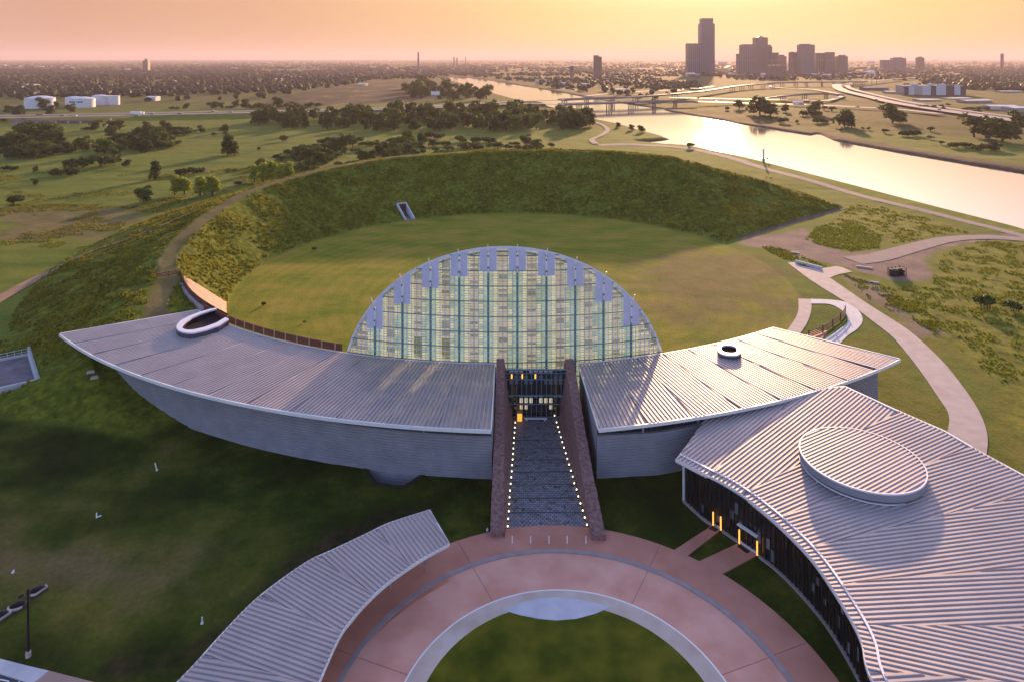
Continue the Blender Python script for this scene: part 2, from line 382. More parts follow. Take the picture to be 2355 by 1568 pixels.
ROUGH_E = [(2160,590),(2250,556),(2420,560),(2750,600),(2750,1000),(2330,1000),(2290,880),(2200,800),(2080,730),(2000,690),(1960,650),(2050,660),(2140,655)]
ROUGH_N = [(1900,520),(1960,470),(2040,478),(2130,502),(2230,536),(2140,548),(2050,560),(2030,535),(1960,508)]
LOT = px_poly([(300,262),(560,250),(640,222),(800,196),(930,185),(1000,182),(1005,232),(850,240),(650,248)])
def make_ground():
    th = np.concatenate([np.arange(-180, -52, 3.0), np.arange(-52, -41, 0.6), np.arange(-41, 41, 0.13), np.arange(41, 52, 0.6), np.arange(52, 180, 3.0)])
    r = [0.0, 20.0, 45.0]
    while r[-1] < 30000:
        q = r[-1]; k = 1.0046 if q < 420 else (1.0065 if q < 3000 else 1.05)
        r.append(q*k)
    r = np.array(r[1:]); nt_, nr = len(th), len(r)
    T, Q = np.meshgrid(np.radians(th), r, indexing='ij')
    X = (np.sin(T)*Q).ravel(); Y = (np.cos(T)*Q).ravel()
    Z = height(X, Y)
    Z = np.where(np.hypot(X, Y) < 44, 0, Z)
    co = np.stack([X, Y, Z], 1).astype(np.float32)
    i = np.arange(nt_)[:, None]; j = np.arange(nr-1)[None, :]
    a = i*nr+j; b = ((i+1) % nt_)*nr+j
    q4 = np.stack([a, b, b+1, a+1], -1).reshape(-1, 4)[:, ::-1].astype(np.int32)
    # innermost cap
    nv = len(co)
    co = np.vstack([co, [[0, 0, 0]]]).astype(np.float32)
    tri = np.stack([np.full(nt_, nv), ((np.arange(nt_)+1) % nt_)*nr, np.arange(nt_)*nr], -1)[:, ::-1].astype(np.int32)
    me = bpy.data.meshes.new('ground')
    nl = q4.size+tri.size; npoly = len(q4)+len(tri)
    me.vertices.add(len(co)); me.loops.add(nl); me.polygons.add(npoly)
    me.vertices.foreach_set('co', co.ravel())
    me.loops.foreach_set('vertex_index', np.concatenate([q4.ravel(), tri.ravel()]))
    st = np.concatenate([np.arange(len(q4))*4, q4.size+np.arange(len(tri))*3]).astype(np.int32)
    me.polygons.foreach_set('loop_start', st)
    me.polygons.foreach_set('use_smooth', np.ones(npoly, bool))
    me.update(calc_edges=True); me.validate()
    # what grows or lies where, plus zones darkened for shade (a map in metres)
    dx = X-LC[0]; dy = Y-LC[1]; rr = np.hypot(dx, dy); ph = np.degrees(np.arctan2(dy, dx)) % 360
    rc = np.interp(ph, PH, RC); hh = np.interp(ph, PH, HH)
    zs = height(X, Y, False)
    lawn = sstep(LR+0.6, LR-0.6, rr)
    crest = sstep(3.2, 2.0, np.abs(rr-rc))*((ph > 110) & (ph < 214))
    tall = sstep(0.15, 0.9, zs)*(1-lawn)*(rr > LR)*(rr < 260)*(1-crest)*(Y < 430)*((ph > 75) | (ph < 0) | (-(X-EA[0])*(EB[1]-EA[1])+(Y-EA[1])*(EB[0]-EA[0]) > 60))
    front = sstep(175, 150, Y)*(1-lawn)*(1-tall)*(X < 70+0*X)  # lawn before the galleries, its colour darkened for their shade
    wob = fbm(X*0.12, Y*0.12, 5, 4)-0.5
    def soft(P, w, amp=8.0):
        d = seg_dist(X, Y, P, True); d = np.where(in_poly(X, Y, P), d, -d)
        return sstep(-w, w, d+wob*amp)
    dirt = np.maximum.reduce([soft(D_RIGHT, 1.5, 5), 0.75*soft(D_RIGHT2, 2.5, 9), 0.0*soft(DARKBED, 1.0, 5)])
    dirt = dirt*(1-0.9*soft(SHRUBPATCH, 2, 5))
    db = np.where(in_poly(X, Y, RIVER), 0, seg_dist(X, Y, RIVER, True))
    bfar = seg_dist(X, Y, [pxy(x, y, WATER) for x, y in far_bank]); bank = np.where(bfar <= db+.5, sstep(24, 13, db), sstep(3.5, 2.5, db))
    nearside = np.interp(Y, [300, 1000], [0.0, 1.0])
    
    dry = np.maximum.reduce([soft(FRONT_DIRT, 5, 16)*0.8, soft(TANS, 9, 34)*0.65, soft(BROWN, 6, 25)*.7, crest*.7])
    verge = (db > 3)*(db < 15)*(Y < 520)*(X > 60)*(X < 600)*(Y < 480)*in_poly(X, Y, px_poly([(1600,338),(2360,528),(2600,600),(2600,640),(2360,560),(1600,352)]))
    urban = np.maximum(sstep(900, 1300, np.hypot(X, Y))*(fbm(X*0.004, Y*0.002, 77, 4) > 0.44)*0.8, sstep(1250, 1700, np.hypot(X, Y)-0.0*X))
    olive = soft(px_poly([(-80,1180),(150,1190),(330,1215),(520,1300),(560,1360),(470,1450),(380,1480),(250,1520),(150,1560),(-80,1520)]), 8, 22)
    gold = .8*np.maximum(soft(px_poly([(1960,640),(2010,650),(2160,760),(2300,880),(2500,1000),(2500,1250),(2290,1090),(2270,960),(2160,825),(2010,715)]), 4, 14), soft(px_poly([(1990,745),(2060,790),(2160,930),(2170,1060),(2060,980),(1960,900),(1920,800)]), 4, 14)*.8)
    far_shade = sstep(620, 820, np.hypot(X, Y))*(X > 0)*(1-urban)  # far ground towards the sun, darkened in colour for backlit shade
    rough = np.maximum(soft(px_poly(ROUGH_E), 3, 10), soft(px_poly(ROUGH_N), 3, 8))*(1-dirt)
    lot = soft(LOT, 8, 10)
    A = {'lawn': lawn, 'tall': tall, 'front': front, 'dirt': dirt, 'dry': dry, 'bank': bank, 'urban': np.maximum(urban*.7, lot), 'bed': .75*soft(DARKBED, 2.0, 9), 'verge': verge, 'rough': rough, 'olive': olive, 'far_shade': far_shade, 'gold': gold}
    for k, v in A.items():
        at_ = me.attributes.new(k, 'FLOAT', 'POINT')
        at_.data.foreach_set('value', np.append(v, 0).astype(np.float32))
    o = bpy.data.objects.new('ground', me); COL.objects.link(o); tag(o, kind='structure')
    # material
    m = bpy.data.materials.new('ground'); m.use_nodes = True; t = m.node_tree; b = t.nodes['Principled BSDF']
    b.inputs['Roughness'].default_value = 0.95; b.inputs['Specular IOR Level'].default_value = 0.08
    tc = t.nodes.new('ShaderNodeTexCoord')
    def noise(s, d=5, sc=(1, 1, 1), ro=0.55):
        mp = t.nodes.new('ShaderNodeMapping'); mp.inputs['Scale'].default_value = sc
        n = t.nodes.new('ShaderNodeTexNoise'); n.inputs['Scale'].default_value = s; n.inputs['Detail'].default_value = d; n.inputs['Roughness'].default_value = ro
        t.links.new(tc.outputs['Object'], mp.inputs['Vector']); t.links.new(mp.outputs[0], n.inputs['Vector']); return n.outputs[0]
    def rampn(src, *st):
        c = t.nodes.new('ShaderNodeValToRGB'); e = c.color_ramp.elements
        e[0].position, e[0].color = st[0][0], (*st[0][1], 1); e[1].position, e[1].color = st[-1][0], (*st[-1][1], 1)
        for p, cc in st[1:-1]: k = e.new(p); k.color = (*cc, 1)
        t.links.new(src, c.inputs[0]); return c.outputs[0]
    def mix(f, a, bb, mode='MIX'):
        x = t.nodes.new('ShaderNodeMix'); x.data_type = 'RGBA'; x.blend_type = mode
        if isinstance(f, float): x.inputs[0].default_value = f
        else: t.links.new(f, x.inputs[0])
        for s, i in ((a, 6), (bb, 7)):
            if isinstance(s, tuple): x.inputs[i].default_value = (*s, 1)
            else: t.links.new(s, x.inputs[i])
        return x.outputs[2]
    def attr(n):
        x = t.nodes.new('ShaderNodeAttribute'); x.attribute_name = n; return x.outputs['Fac']
    big = noise(0.016, 6); mid = noise(0.12, 6); fine = noise(1.3, 6, ro=0.7); streak = noise(0.05, 5, (0.35, 1.6, 1))
    field = rampn(streak, (0.30, (0.075, 0.12, 0.016)), (0.46, (0.14, 0.18, 0.026)), (0.58, (0.19, 0.20, 0.036)), (0.74, (0.24, 0.18, 0.055)))
    field = mix(0.35, field, rampn(mid, (0.35, (0.045, 0.07, 0.018)), (0.65, (0.14, 0.16, 0.04))))
    # mowing stripes
    w = t.nodes.new('ShaderNodeTexWave'); w.wave_type = 'RINGS'; w.rings_direction = 'Z'; w.inputs['Scale'].default_value = 0.075
    w.inputs['Distortion'].default_value = 5.0; w.inputs['Detail'].default_value = 3; w.inputs['Detail Scale'].default_value = 0.25
    wm = t.nodes.new('ShaderNodeMapping'); wm.inputs['Location'].default_value = (-14, -205, 0); t.links.new(tc.outputs['Object'], wm.inputs['Vector']); t.links.new(wm.outputs[0], w.inputs['Vector'])
    lawnc = rampn(noise(0.055, 8, (1, 1.8, 1), .62), (0.34, (0.12, 0.165, 0.014)), (0.50, (0.23, 0.215, 0.026)), (0.66, (0.34, 0.24, 0.06)))
    lawnc = mix(0.17, lawnc, rampn(w.outputs[0], (0.0, (0.10, 0.13, 0.014)), (1.0, (0.26, 0.24, 0.05))))
    tallc = rampn(noise(0.5, 7, ro=0.65), (0.34, (0.05, 0.065, 0.008)), (0.52, (0.12, 0.135, 0.016)), (0.68, (0.22, 0.205, 0.03)))
    front_shadec = rampn(noise(0.07, 6, ro=0.65), (0.32, (0.008, 0.019, 0.002)), (0.50, (0.026, 0.047, 0.004)), (0.62, (0.075, 0.085, 0.011)), (0.78, (0.14, 0.105, 0.038)))
    dirtc = rampn(mid, (0.32, (0.20, 0.135, 0.115)), (0.55, (0.27, 0.19, 0.16)), (0.72, (0.36, 0.22, 0.15)))
    dryc = rampn(mid, (0.35, (0.13, 0.095, 0.045)), (0.68, (0.22, 0.15, 0.08)))
    bankc = rampn(mid, (0.35, (0.075, 0.055, 0.04)), (0.65, (0.13, 0.095, 0.06)))
    urbanc = rampn(noise(0.02, 8, (1, 0.5, 1), 0.7), (0.36, (0.032, 0.032, 0.02)), (0.54, (0.07, 0.053, 0.042)), (0.70, (0.27, 0.19, 0.15)))  # tones lowered for backlit shadows among the far buildings
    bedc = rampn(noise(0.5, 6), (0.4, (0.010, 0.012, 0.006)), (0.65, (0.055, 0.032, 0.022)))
    c = field
    c = mix(attr('urban'), c, urbanc); c = mix(attr('tall'), c, tallc); c = mix(attr('lawn'), c, lawnc)
    roughc = rampn(noise(0.22, 7, ro=.65), (0.32, (0.07, 0.075, 0.014)), (0.46, (0.15, 0.16, 0.022)), (0.6, (0.24, 0.225, 0.03)), (0.74, (0.20, 0.13, 0.05)))
    c = mix(1.0, c, (0.93, 1.0, 0.75), 'MULTIPLY'); c = mix(attr('gold'), c, rampn(noise(0.16, 7, ro=.65), (.32, (0.085, 0.10, 0.012)), (.5, (0.17, 0.155, 0.022)), (.7, (0.26, 0.19, 0.05))))
    c = mix(attr('rough'), c, roughc); c = mix(attr('verge'), c, rampn(mid, (.3, (0.10, 0.15, 0.015)), (.7, (0.19, 0.22, 0.025))))
    c = mix(attr('far_shade'), c, rampn(mid, (.35, (0.030, 0.042, 0.009)), (.66, (0.075, 0.072, 0.018))))
    c = mix(attr('front'), c, front_shadec); c = mix(attr('olive'), c, rampn(noise(0.11, 7, ro=.65), (.32, (0.035, 0.055, 0.006)), (.48, (0.085, 0.10, 0.013)), (.6, (0.13, 0.12, 0.022)), (.75, (0.19, 0.14, 0.05)))); c = mix(attr('dry'), c, dryc); c = mix(attr('dirt'), c, dirtc); c = mix(attr('bed'), c, bedc); c = mix(attr('bank'), c, bankc)
    c = mix(0.55, c, rampn(fine, (0.3, (0.55, 0.55, 0.55)), (0.7, (1.35, 1.35, 1.3))), 'MULTIPLY')
    t.links.new(c, b.inputs['Base Color'])
    bp = t.nodes.new('ShaderNodeBump'); bp.inputs['Strength'].default_value = 0.7; bp.inputs['Distance'].default_value = 0.25
    t.links.new(fine, bp.inputs['Height']); t.links.new(bp.outputs[0], b.inputs['Normal'])
    me.materials.append(m)
    return o
ground = make_ground()

# water
def water_mat():
    m = bpy.data.materials.new('river_water'); m.use_nodes = True; t = m.node_tree; b = t.nodes['Principled BSDF']
    b.inputs['Base Color'].default_value = (0.36, 0.36, 0.48, 1); b.inputs['Roughness'].default_value = 0.14; b.inputs['Metallic'].default_value = 0.85
    tc = t.nodes.new('ShaderNodeTexCoord'); mp = t.nodes.new('ShaderNodeMapping'); mp.inputs['Scale'].default_value = (1, 0.35, 1)
    n = t.nodes.new('ShaderNodeTexNoise'); n.inputs['Scale'].default_value = 0.5; n.inputs['Detail'].default_value = 3
    t.links.new(tc.outputs['Object'], mp.inputs['Vector']); t.links.new(mp.outputs[0], n.inputs['Vector'])
    n3 = t.nodes.new('ShaderNodeTexNoise'); n3.inputs['Scale'].default_value = 0.02; n3.inputs['Detail'].default_value = 4
    t.links.new(mp.outputs[0], n3.inputs['Vector'])
    mr = t.nodes.new('ShaderNodeMapRange'); mr.inputs['To Min'].default_value = 0.045; mr.inputs['To Max'].default_value = 0.10
    t.links.new(n3.outputs[0], mr.inputs['Value']); t.links.new(mr.outputs[0], b.inputs['Roughness'])
    bp = t.nodes.new('ShaderNodeBump'); bp.inputs['Strength'].default_value = 0.12; bp.inputs['Distance'].default_value = 0.2
    t.links.new(n.outputs[0], bp.inputs['Height']); t.links.new(bp.outputs[0], b.inputs['Normal'])
    return m
M['water'] = water_mat()
nb = [pxy(x, y, WATER) for x, y in near_bank]; fb = [pxy(x, y, WATER) for x, y in far_bank]
def resample(P, n):
    P = np.array(P); L = np.r_[0, np.cumsum(np.hypot(*np.diff(P, axis=0).T))]
    s = np.linspace(0, L[-1], n); return np.c_[np.interp(s, L, P[:, 0]), np.interp(s, L, P[:, 1])]
w_ = MB()
w_.add([(p[0], p[1], WATER) for p in RIVER], [list(range(len(RIVER)))])
w_.add([(p[0], p[1], WATER) for p in POND], [list(range(len(POND)))])
tag(w_.build('river_water', M['water']), kind='structure')

# ------------------------------------------------------------------ draped ribbons (paths)
def ribbon(name, pts, wid, m, lift=0.06, k=8, thick=None, kind='structure'):
    c = np.array(catmull(pts, k)); d = np.gradient(c, axis=0); n = np.c_[-d[:, 1], d[:, 0]]; n /= np.linalg.norm(n, axis=1)[:, None]+1e-9
    wv = np.interp(np.linspace(0, 1, len(c)), np.linspace(0, 1, len(np.atleast_1d(wid))), np.atleast_1d(wid))[:, None]
    mb = MB(); rows = []
    for s in (-0.5, -0.25, 0, 0.25, 0.5):
        p = c+n*wv*s; z = height(p[:, 0], p[:, 1], False)+lift
        rows.append([tuple(x) for x in np.c_[p, z]])
    for a, b in zip(rows[:-1], rows[1:]): mb.strip(b, a)
    return tag(mb.build(name, m), kind=kind)
def flat_patch(name, poly, m, lift=0.06, step=None):
    mb = MB(); mb.prism(poly, -0.3, lift); return tag(mb.build(name, m), kind='structure')
RIVERPATH = [pxy(*p) for p in ((2520,592),(2355,546),(2126,487),(1986,451.5),(1881,421),(1758,389),(1680,365),(1601,346),(1530,337.5),(1440,333),(1375,334))]
ribbon('river_path', RIVERPATH, [5, 5, 5.5, 6, 7, 8, 10, 11, 9], M['gravel_path'], 0.10)
ribbon('bike_path', [pxy(*p) for p in ((1370,332),(1362,322),(1385,312),(1397,301),(1388,291),(1368,283),(1356,274))], [5.5, 5, 4.5, 4.5, 4], M['gravel_path'], 0.5)
ribbon('dirt_track', [gat(*p)[:2] for p in ((-120,760),(0,688),(90,640),(190,588),(300,548),(400,508),(500,470))], [4.5, 4.2, 4, 3.5, 2.5], M['dirt_path'], 0.22)
ribbon('gravel_road', [pxy(*p) for p in ((1960,600),(2020,592),(2100,570),(2180,551),(2260,547),(2355,553),(2500,566))], [9, 8, 7, 6, 6, 6], M['gravel_path'], 0.12)
ribbon('mown_track', [gat(*p)[:2] for p in ((1700,551),(1760,533),(1850,505),(1940,479))], [3, 3, 3], mat('mown_strip', (0.075, 0.065, 0.045), 0.95, var=0.2, vscale=0.5), 0.1)

# pale concrete walk with its loop, east lawn of the museum
def walk_between(name, L, Rr, m, lift, n=60):
    a = resample(catmull(L, 8), n); b = resample(catmull(Rr, 8), n); mb = MB()
    A = [(p[0], p[1], lift) for p in a]; B = [(p[0], p[1], lift) for p in b]
    mb.slab(B, A, 0.3); return tag(mb.build(name, m), kind='structure')
Lm = [pxy(*p) for p in ((1872,650),(1898,667),(1949,698),(1972,713),(2014,745),(2056,779),(2108,842),(2154,908.5),(2182,954),(2178,998),(2172,1030),(2168,1075))]
Rm = [pxy(*p) for p in ((1909,640),(1958,674),(1990,696),(2021,716),(2091,761.5),(2161,824.5),(2213,887.5),(2252,947),(2271,1001),(2268,1052),(2262,1100))]
walk_between('concrete_path', Lm, Rm, M['concrete'], 0.12)
flat_patch('concrete_apron', px_poly([(1811,605),(1827,604),(1842,613),(1888,619),(1922,613),(1938,616),(1960,626),(1928,632),(1909,639.5),(1872,650.5),(1846,632)]), M['concrete'], 0.116)
# retaining ramp at the path's head
mb = MB(); a = at(1829, 604); b = at(1890, 620)
mb.beam((a[0], a[1], 0.45), (b[0], b[1], 0.45), 0.5, 0.9)
tag(mb.build('retaining_wall', M['concrete_blue']), 'low blue grey concrete retaining wall at head of the concrete path', 'wall')
LL = [pxy(*p) for p in ((1836,688),(1836,715),(1826,738),(1806,766),(1795,782))]; LRr = [pxy(*p) for p in ((1865,689),(1866,713),(1857,742),(1839,770),(1828,786))]
walk_between('loop_path', LL, LRr, M['concrete'], 0.13, 30)
walk_between('loop_path', [pxy(*p) for p in ((1865,699),(1905,700),(1928,709),(1945,724),(1949,742),(1930,758),(1905,775),(1875,795))],
             [pxy(*p) for p in ((1863,688.5),(1912,690.5),(1950,697.5),(1975,716),(1984,738),(1972,757),(1950,772),(1923,800))], M['concrete_blue'], 0.114, 40)

# ------------------------------------------------------------------ entry plaza
PC = (6.0, 71.0)
def ring_pts(r, a0, a1, z, n=96):
    return [(PC[0]+r*math.cos(R(a0+(a1-a0)*i/n)), PC[1]+r*math.sin(R(a0+(a1-a0)*i/n)), z) for i in range(n+1)]
def ring(name, r0, r1, z0, m, a0=0, a1=360, t=0.25):
    mb = MB(); mb.slab(ring_pts(r1, a0, a1, z0), ring_pts(r0, a0, a1, z0), t)
    return tag(mb.build(name, m), kind='structure')
ring('plaza_pavement', 16.9, 25.6, 0.06, M['plaza_red'])
ring('plaza_kerb', 25.6, 26.25, 0.20, M['curb'])
ring('plaza_sidewalk', 26.25, 31.2, 0.16, M['plaza_red2'])
ring('stone_band_pavement', 16.55, 18.75, 0.10, M['stone_band'])
ring('plaza_edge_kerb', 18.75, 18.95, 0.115, M['trim'])
mb = MB()
for a in (60.5, 116.5, 20, 160, 88.5):
    if a == 88.5: continue
    for r0, r1, z in ((19.0, 25.5, 0.068), (26.3, 31.1, 0.168)):
        c, s = math.cos(R(a)), math.sin(R(a)); mb.beam((PC[0]+c*r0, PC[1]+s*r0, z), (PC[0]+c*r1, PC[1]+s*r1, z), 0.06, 0.012)
tag(mb.build('pavement_joint_lines', M['joint']), kind='structure')
mb = MB()
for x in (1178, 1220.5, 1262.5, 1304.5, 1347.5):
    a = at(x, 1234); b = at(x, 1252); mb.beam((a[0], a[1], 0.168), (b[0], b[1], 0.168), 0.12, 0.012)
tag(mb.build('pavement_marking_lines', M['trim']), kind='structure')
# pale lens of paving at the head of the round lawn
arc = [pxy(*p) for p in ((1157,1404),(1195,1387),(1240,1377),(1285,1374),(1330,1379),(1370,1388),(1403,1397))]
low = [pxy(*p) for p in ((1403,1397),(1370,1412),(1325,1424),(1280,1427.5),(1240,1424),(1195,1415),(1157,1404))]
flat_patch('plaza_apron_pavement', arc+low[1:-1], M['lens'], 0.13)
# round lawn in the plaza
mb = MB(); P_ = ring_pts(16.55, 0, 360, 0.09, 96)[:-1]; mb.add(P_, [list(range(len(P_)))])
tag(mb.build('round_lawn', mat('round_lawn', (0.040, 0.060, 0.005), 0.95, col2=(0.15, 0.145, 0.014), vscale=0.22, bump=0.6, bscale=5, spec=0.05, detail=7)), kind='structure')
# two red walks to the restaurant doors
def quad_patch(name, px, m, lift): return flat_patch(name, px_poly(px), m, lift)
quad_patch('door_pavement', [(1533,1277),(1567,1290),(1660,1217),(1641,1207)], M['plaza_red2'], 0.14)
quad_patch('door_pavement', [(1590,1300),(1640,1332),(1744,1276),(1702,1248)], M['plaza_red2'], 0.14)
for lab, P4 in (('black door mat on the narrow red walk by the glass wall', [(1629,1217),(1641,1209),(1656,1217),(1645,1224)]), ('black door mat on the wide red walk by the glass wall', [(1695,1258),(1707,1250),(1731,1266),(1718,1274)])):
    mb = MB(); mb.prism(px_poly(P4), 0.142, 0.165); tag(mb.build('door_mat', M['black']), lab, 'mat')

# ------------------------------------------------------------------ entry walk between the stone walls
WALK = [pxy(*p) for p in ((1162,1229),(1166,1150),(1171,1080),(1176,1000),(1178,962),(1290,962),(1304,1020),(1322,1100),(1340,1165),(1360,1228),(1310,1223),(1262,1221.5),(1210,1223))]
def paver_mat():
    m = bpy.data.materials.new('slate_pavers'); m.use_nodes = True; t = m.node_tree; b = t.nodes['Principled BSDF']
    b.inputs['Roughness'].default_value = 0.55
    tc = t.nodes.new('ShaderNodeTexCoord'); mp = t.nodes.new('ShaderNodeMapping')
    br = t.nodes.new('ShaderNodeTexBrick'); br.inputs['Scale'].default_value = 1.0
    br.inputs['Brick Width'].default_value = 0.62; br.inputs['Row Height'].default_value = 0.45; br.inputs['Mortar Size'].default_value = 0.045
    br.inputs['Color1'].default_value = (0.13, 0.135, 0.165, 1); br.inputs['Color2'].default_value = (0.25, 0.26, 0.31, 1); br.inputs['Mortar'].default_value = (0.02, 0.02, 0.028, 1)
    t.links.new(tc.outputs['Object'], br.inputs['Vector'])
    v = t.nodes.new('ShaderNodeTexNoise'); v.inputs['Scale'].default_value = 0.9; v.inputs['Detail'].default_value = 3
    t.links.new(tc.outputs['Object'], v.inputs['Vector'])
    cr = t.nodes.new('ShaderNodeValToRGB'); cr.color_ramp.elements[0].position = 0.60; cr.color_ramp.elements[1].position = 0.66
    t.links.new(v.outputs[0], cr.inputs[0])
    mx = t.nodes.new('ShaderNodeMix'); mx.data_type = 'RGBA'; mx.inputs[7].default_value = (0.045, 0.032, 0.03, 1)
    t.links.new(cr.outputs[0], mx.inputs[0]); t.links.new(br.outputs[0], mx.inputs[6]); t.links.new(mx.outputs[2], b.inputs['Base Color'])
    return m
flat_patch('entry_path', WALK, paver_mat(), 0.10)
mb = MB()
for y in (1014, 1033, 1059, 1087, 1116, 1147, 1180, 1215):
    y0 = y; xl = np.interp(y, [960, 1229], [1179, 1165]); xr = np.interp(y, [960, 1100, 1229], [1288, 1320, 1357])
    a = at(xl, y0); b = at(xr, y0-2); mb.beam((a[0], a[1], 0.105), (b[0], b[1], 0.105), 0.16, 0.012)
tag(mb.build('entry_path_joint_lines', M['dark']), kind='structure')
def stone_wall(st, label):
    mb = MB(); A, B, Cc, Dd = [], [], [], []
    n = 70
    st = np.array(st, float); s = np.linspace(0, 1, n); k = np.linspace(0, 1, len(st))
    g = np.stack([np.interp(s, k, st[:, i]) for i in range(st.shape[1])], 1)
    for i, (xib, xit, xo, Y, zt) in enumerate(g):
        j = lambda q: (random.random()-0.5)*q
        A.append((xib+j(.10), Y, -0.2)); B.append((xit+j(.12), Y, zt+j(.12))); Cc.append((xo+j(.12), Y, zt+j(.12))); Dd.append((xo+j(.06), Y, -0.2))
    # extra rows for roughness
    def sub(P, Q, m_=7):
        rows = [P]
        for q in range(1, m_):
            f = q/m_; rows.append([tuple(np.array(a)*(1-f)+np.array(b)*f+(rng.random(3)-0.5)*np.array([.14, .05, .05])) for a, b in zip(P, Q)])
        rows.append(Q); return rows
    for P, Q, m_ in ((A, B, 9), (B, Cc, 4), (Cc, Dd, 6)):
        rr = sub(P, Q, m_)
        for a, b in zip(rr[:-1], rr[1:]): mb.strip(a, b)
    mb.add([A[0], B[0], Cc[0], Dd[0]], [(0, 1, 2, 3)]); mb.add([A[-1], B[-1], Cc[-1], Dd[-1]], [(3, 2, 1, 0)])
    return tag(mb.build('stone_wall', M['stone']), label, 'wall')
def stX(px, y, z):  # plan position of a wall-top point
    return at(px, y, z)[0]
# stations from the hall towards the plaza: inner foot x, inner top x, outer top x, Y, top height
stone_wall([(0.1, -1.55, -3.05, 136.0, 10.2), (0.0, -1.5, -3.05, 127, 8.4), (-0.3, -1.35, -3.05, 118, 6.2), (-0.6, -1.3, -3.1, 108, 3.4), (-0.95, -1.2, -3.15, 99.6, 0.9)], 'rough red sandstone wall on the gallery side with the longer curved roof')
stone_wall([(8.9, 10.6, 12.2, 136.0, 10.2), (9.4, 10.75, 12.4, 127, 8.4), (10.1, 10.9, 12.6, 118, 6.2), (10.9, 11.2, 13.0, 108, 3.4), (11.6, 11.65, 13.6, 99.0, 0.9)], 'rough red sandstone wall between entry walk and the shorter gallery')
# path lights
def make_light():
    t = thing('path_light', 'small glowing light at the edge of the dark paved entry walk', 'light', group='lights lining the entry walk')
    mb = MB(); mb.tube((0, 0, 0), (0, 0, 0.28), 0.10, 0.09); mb.build('stem', M['black'], t)
    mb = MB(); mb.tube((0, 0, 0.28), (0, 0, 0.46), 0.09, 0.08); mb.build('lens', M['glow'], t)
    return t
pl = make_light(); first = True
LY = [1001, 1018, 1036, 1056, 1075, 1094, 1113, 1133, 1154, 1175, 1197, 1215]
LTX = [(620,60),(615,140),(610,225),(605,310),(598,395),(590,482),(584,577),(578,670),(568,770),(558,873),(552,976),(547,1080),(540,1193),(531,1308),(523,1422)]
RTX = [(1338,52),(1360,128),(1385,212),(1412,298),(1437,385),(1465,473),(1491,567),(1517,660),(1543,760),(1577,857),(1605,962),(1637,1070),(1671,1180),(1702,1287),(1736,1400)]
spots = [(1089+x*.1502, 1001+y*.1502) for x, y in LTX+RTX]+[(1089+x*.1502, 795+y*.1502) for x, y in ((640,1197),(632,1276),(628,1352),(1224,1024),(1240,1092),(1272,1195),(1293,1268),(1315,1343))]
for i, (x, y) in enumerate(spots):
    o = pl if i == 0 else copy_tree(pl)
    p = at(x, y+1.5); o.location = (p[0], p[1], 0.10)

# ------------------------------------------------------------------ ribbed metal roofs
def clip_line(poly, o, d):
    """parameter range of the line o + t d inside a polygon"""
    ts = []
    n = len(poly)
    for i in range(n):
        ax, ay = poly[i]; bx, by = poly[(i+1) % n]; ex, ey = bx-ax, by-ay
        den = d[0]*ey-d[1]*ex
        if abs(den) < 1e-9: continue
        t = ((ax-o[0])*ey-(ay-o[1])*ex)/den; u = ((ax-o[0])*d[1]-(ay-o[1])*d[0])/den
        if -1e-9 <= u <= 1+1e-9: ts.append(t)
    return (min(ts), max(ts)) if len(ts) >= 2 and max(ts)-min(ts) > 0.15 else None
def ribs(mb, poly, d, pitch, zf, hgt=0.13, mi=0, tilt=0.0, nseg=1, phase=0.0):
    d = np.array(d, float); d /= np.linalg.norm(d); p = np.array([-d[1], d[0]])
    P = np.array(poly); c = P.mean(0); s = (P-c)@p; s0, s1 = s.min(), s.max()
    prof = ((0.0, 0.0), (0.10, 1.0), (0.52, 1.0), (0.62, 0.0), (1.0, 0.0))
    k = math.floor(s0/pitch)*pitch+phase
    while k < s1:
        cols = []
        for f, hh in prof:
            q = k+f*pitch; o = c+p*q; r = clip_line(poly, o, d)
            if r is None: cols.append(None); continue
            col = []
            for i in range(nseg+1):
                t = r[0]+(r[1]-r[0])*i/nseg; xy = o+d*t
                col.append((xy[0], xy[1], zf(xy[0], xy[1])+0.03+hh*hgt+tilt*(q-s0)/(s1-s0)))
            cols.append(col)
        for a, b in zip(cols[:-1], cols[1:]):
            if a and b:
                mb.strip(b, a, mi)
                mb.add([a[0], b[0], (b[0][0], b[0][1], b[0][2]-hgt-.06), (a[0][0], a[0][1], a[0][2]-hgt-.06)], [(3, 2, 1, 0), (0, 1, 2, 3)][:1], mi)
                mb.add([a[-1], b[-1], (b[-1][0], b[-1][1], b[-1][2]-hgt-.06), (a[-1][0], a[-1][1], a[-1][2]-hgt-.06)], [(0, 1, 2, 3)], mi)
        k += pitch
def arc_between(c, r, p0, p1, n):
    a0 = math.atan2(p0[1]-c[1], p0[0]-c[0]); a1 = math.atan2(p1[1]-c[1], p1[0]-c[0])
    if a1-a0 > math.pi: a1 -= 2*math.pi
    if a0-a1 > math.pi: a0 -= 2*math.pi
    return [(c[0]+r*math.cos(a0+(a1-a0)*i/n), c[1]+r*math.sin(a0+(a1-a0)*i/n)) for i in range(n+1)]
def cut_hole(poly_test): pass

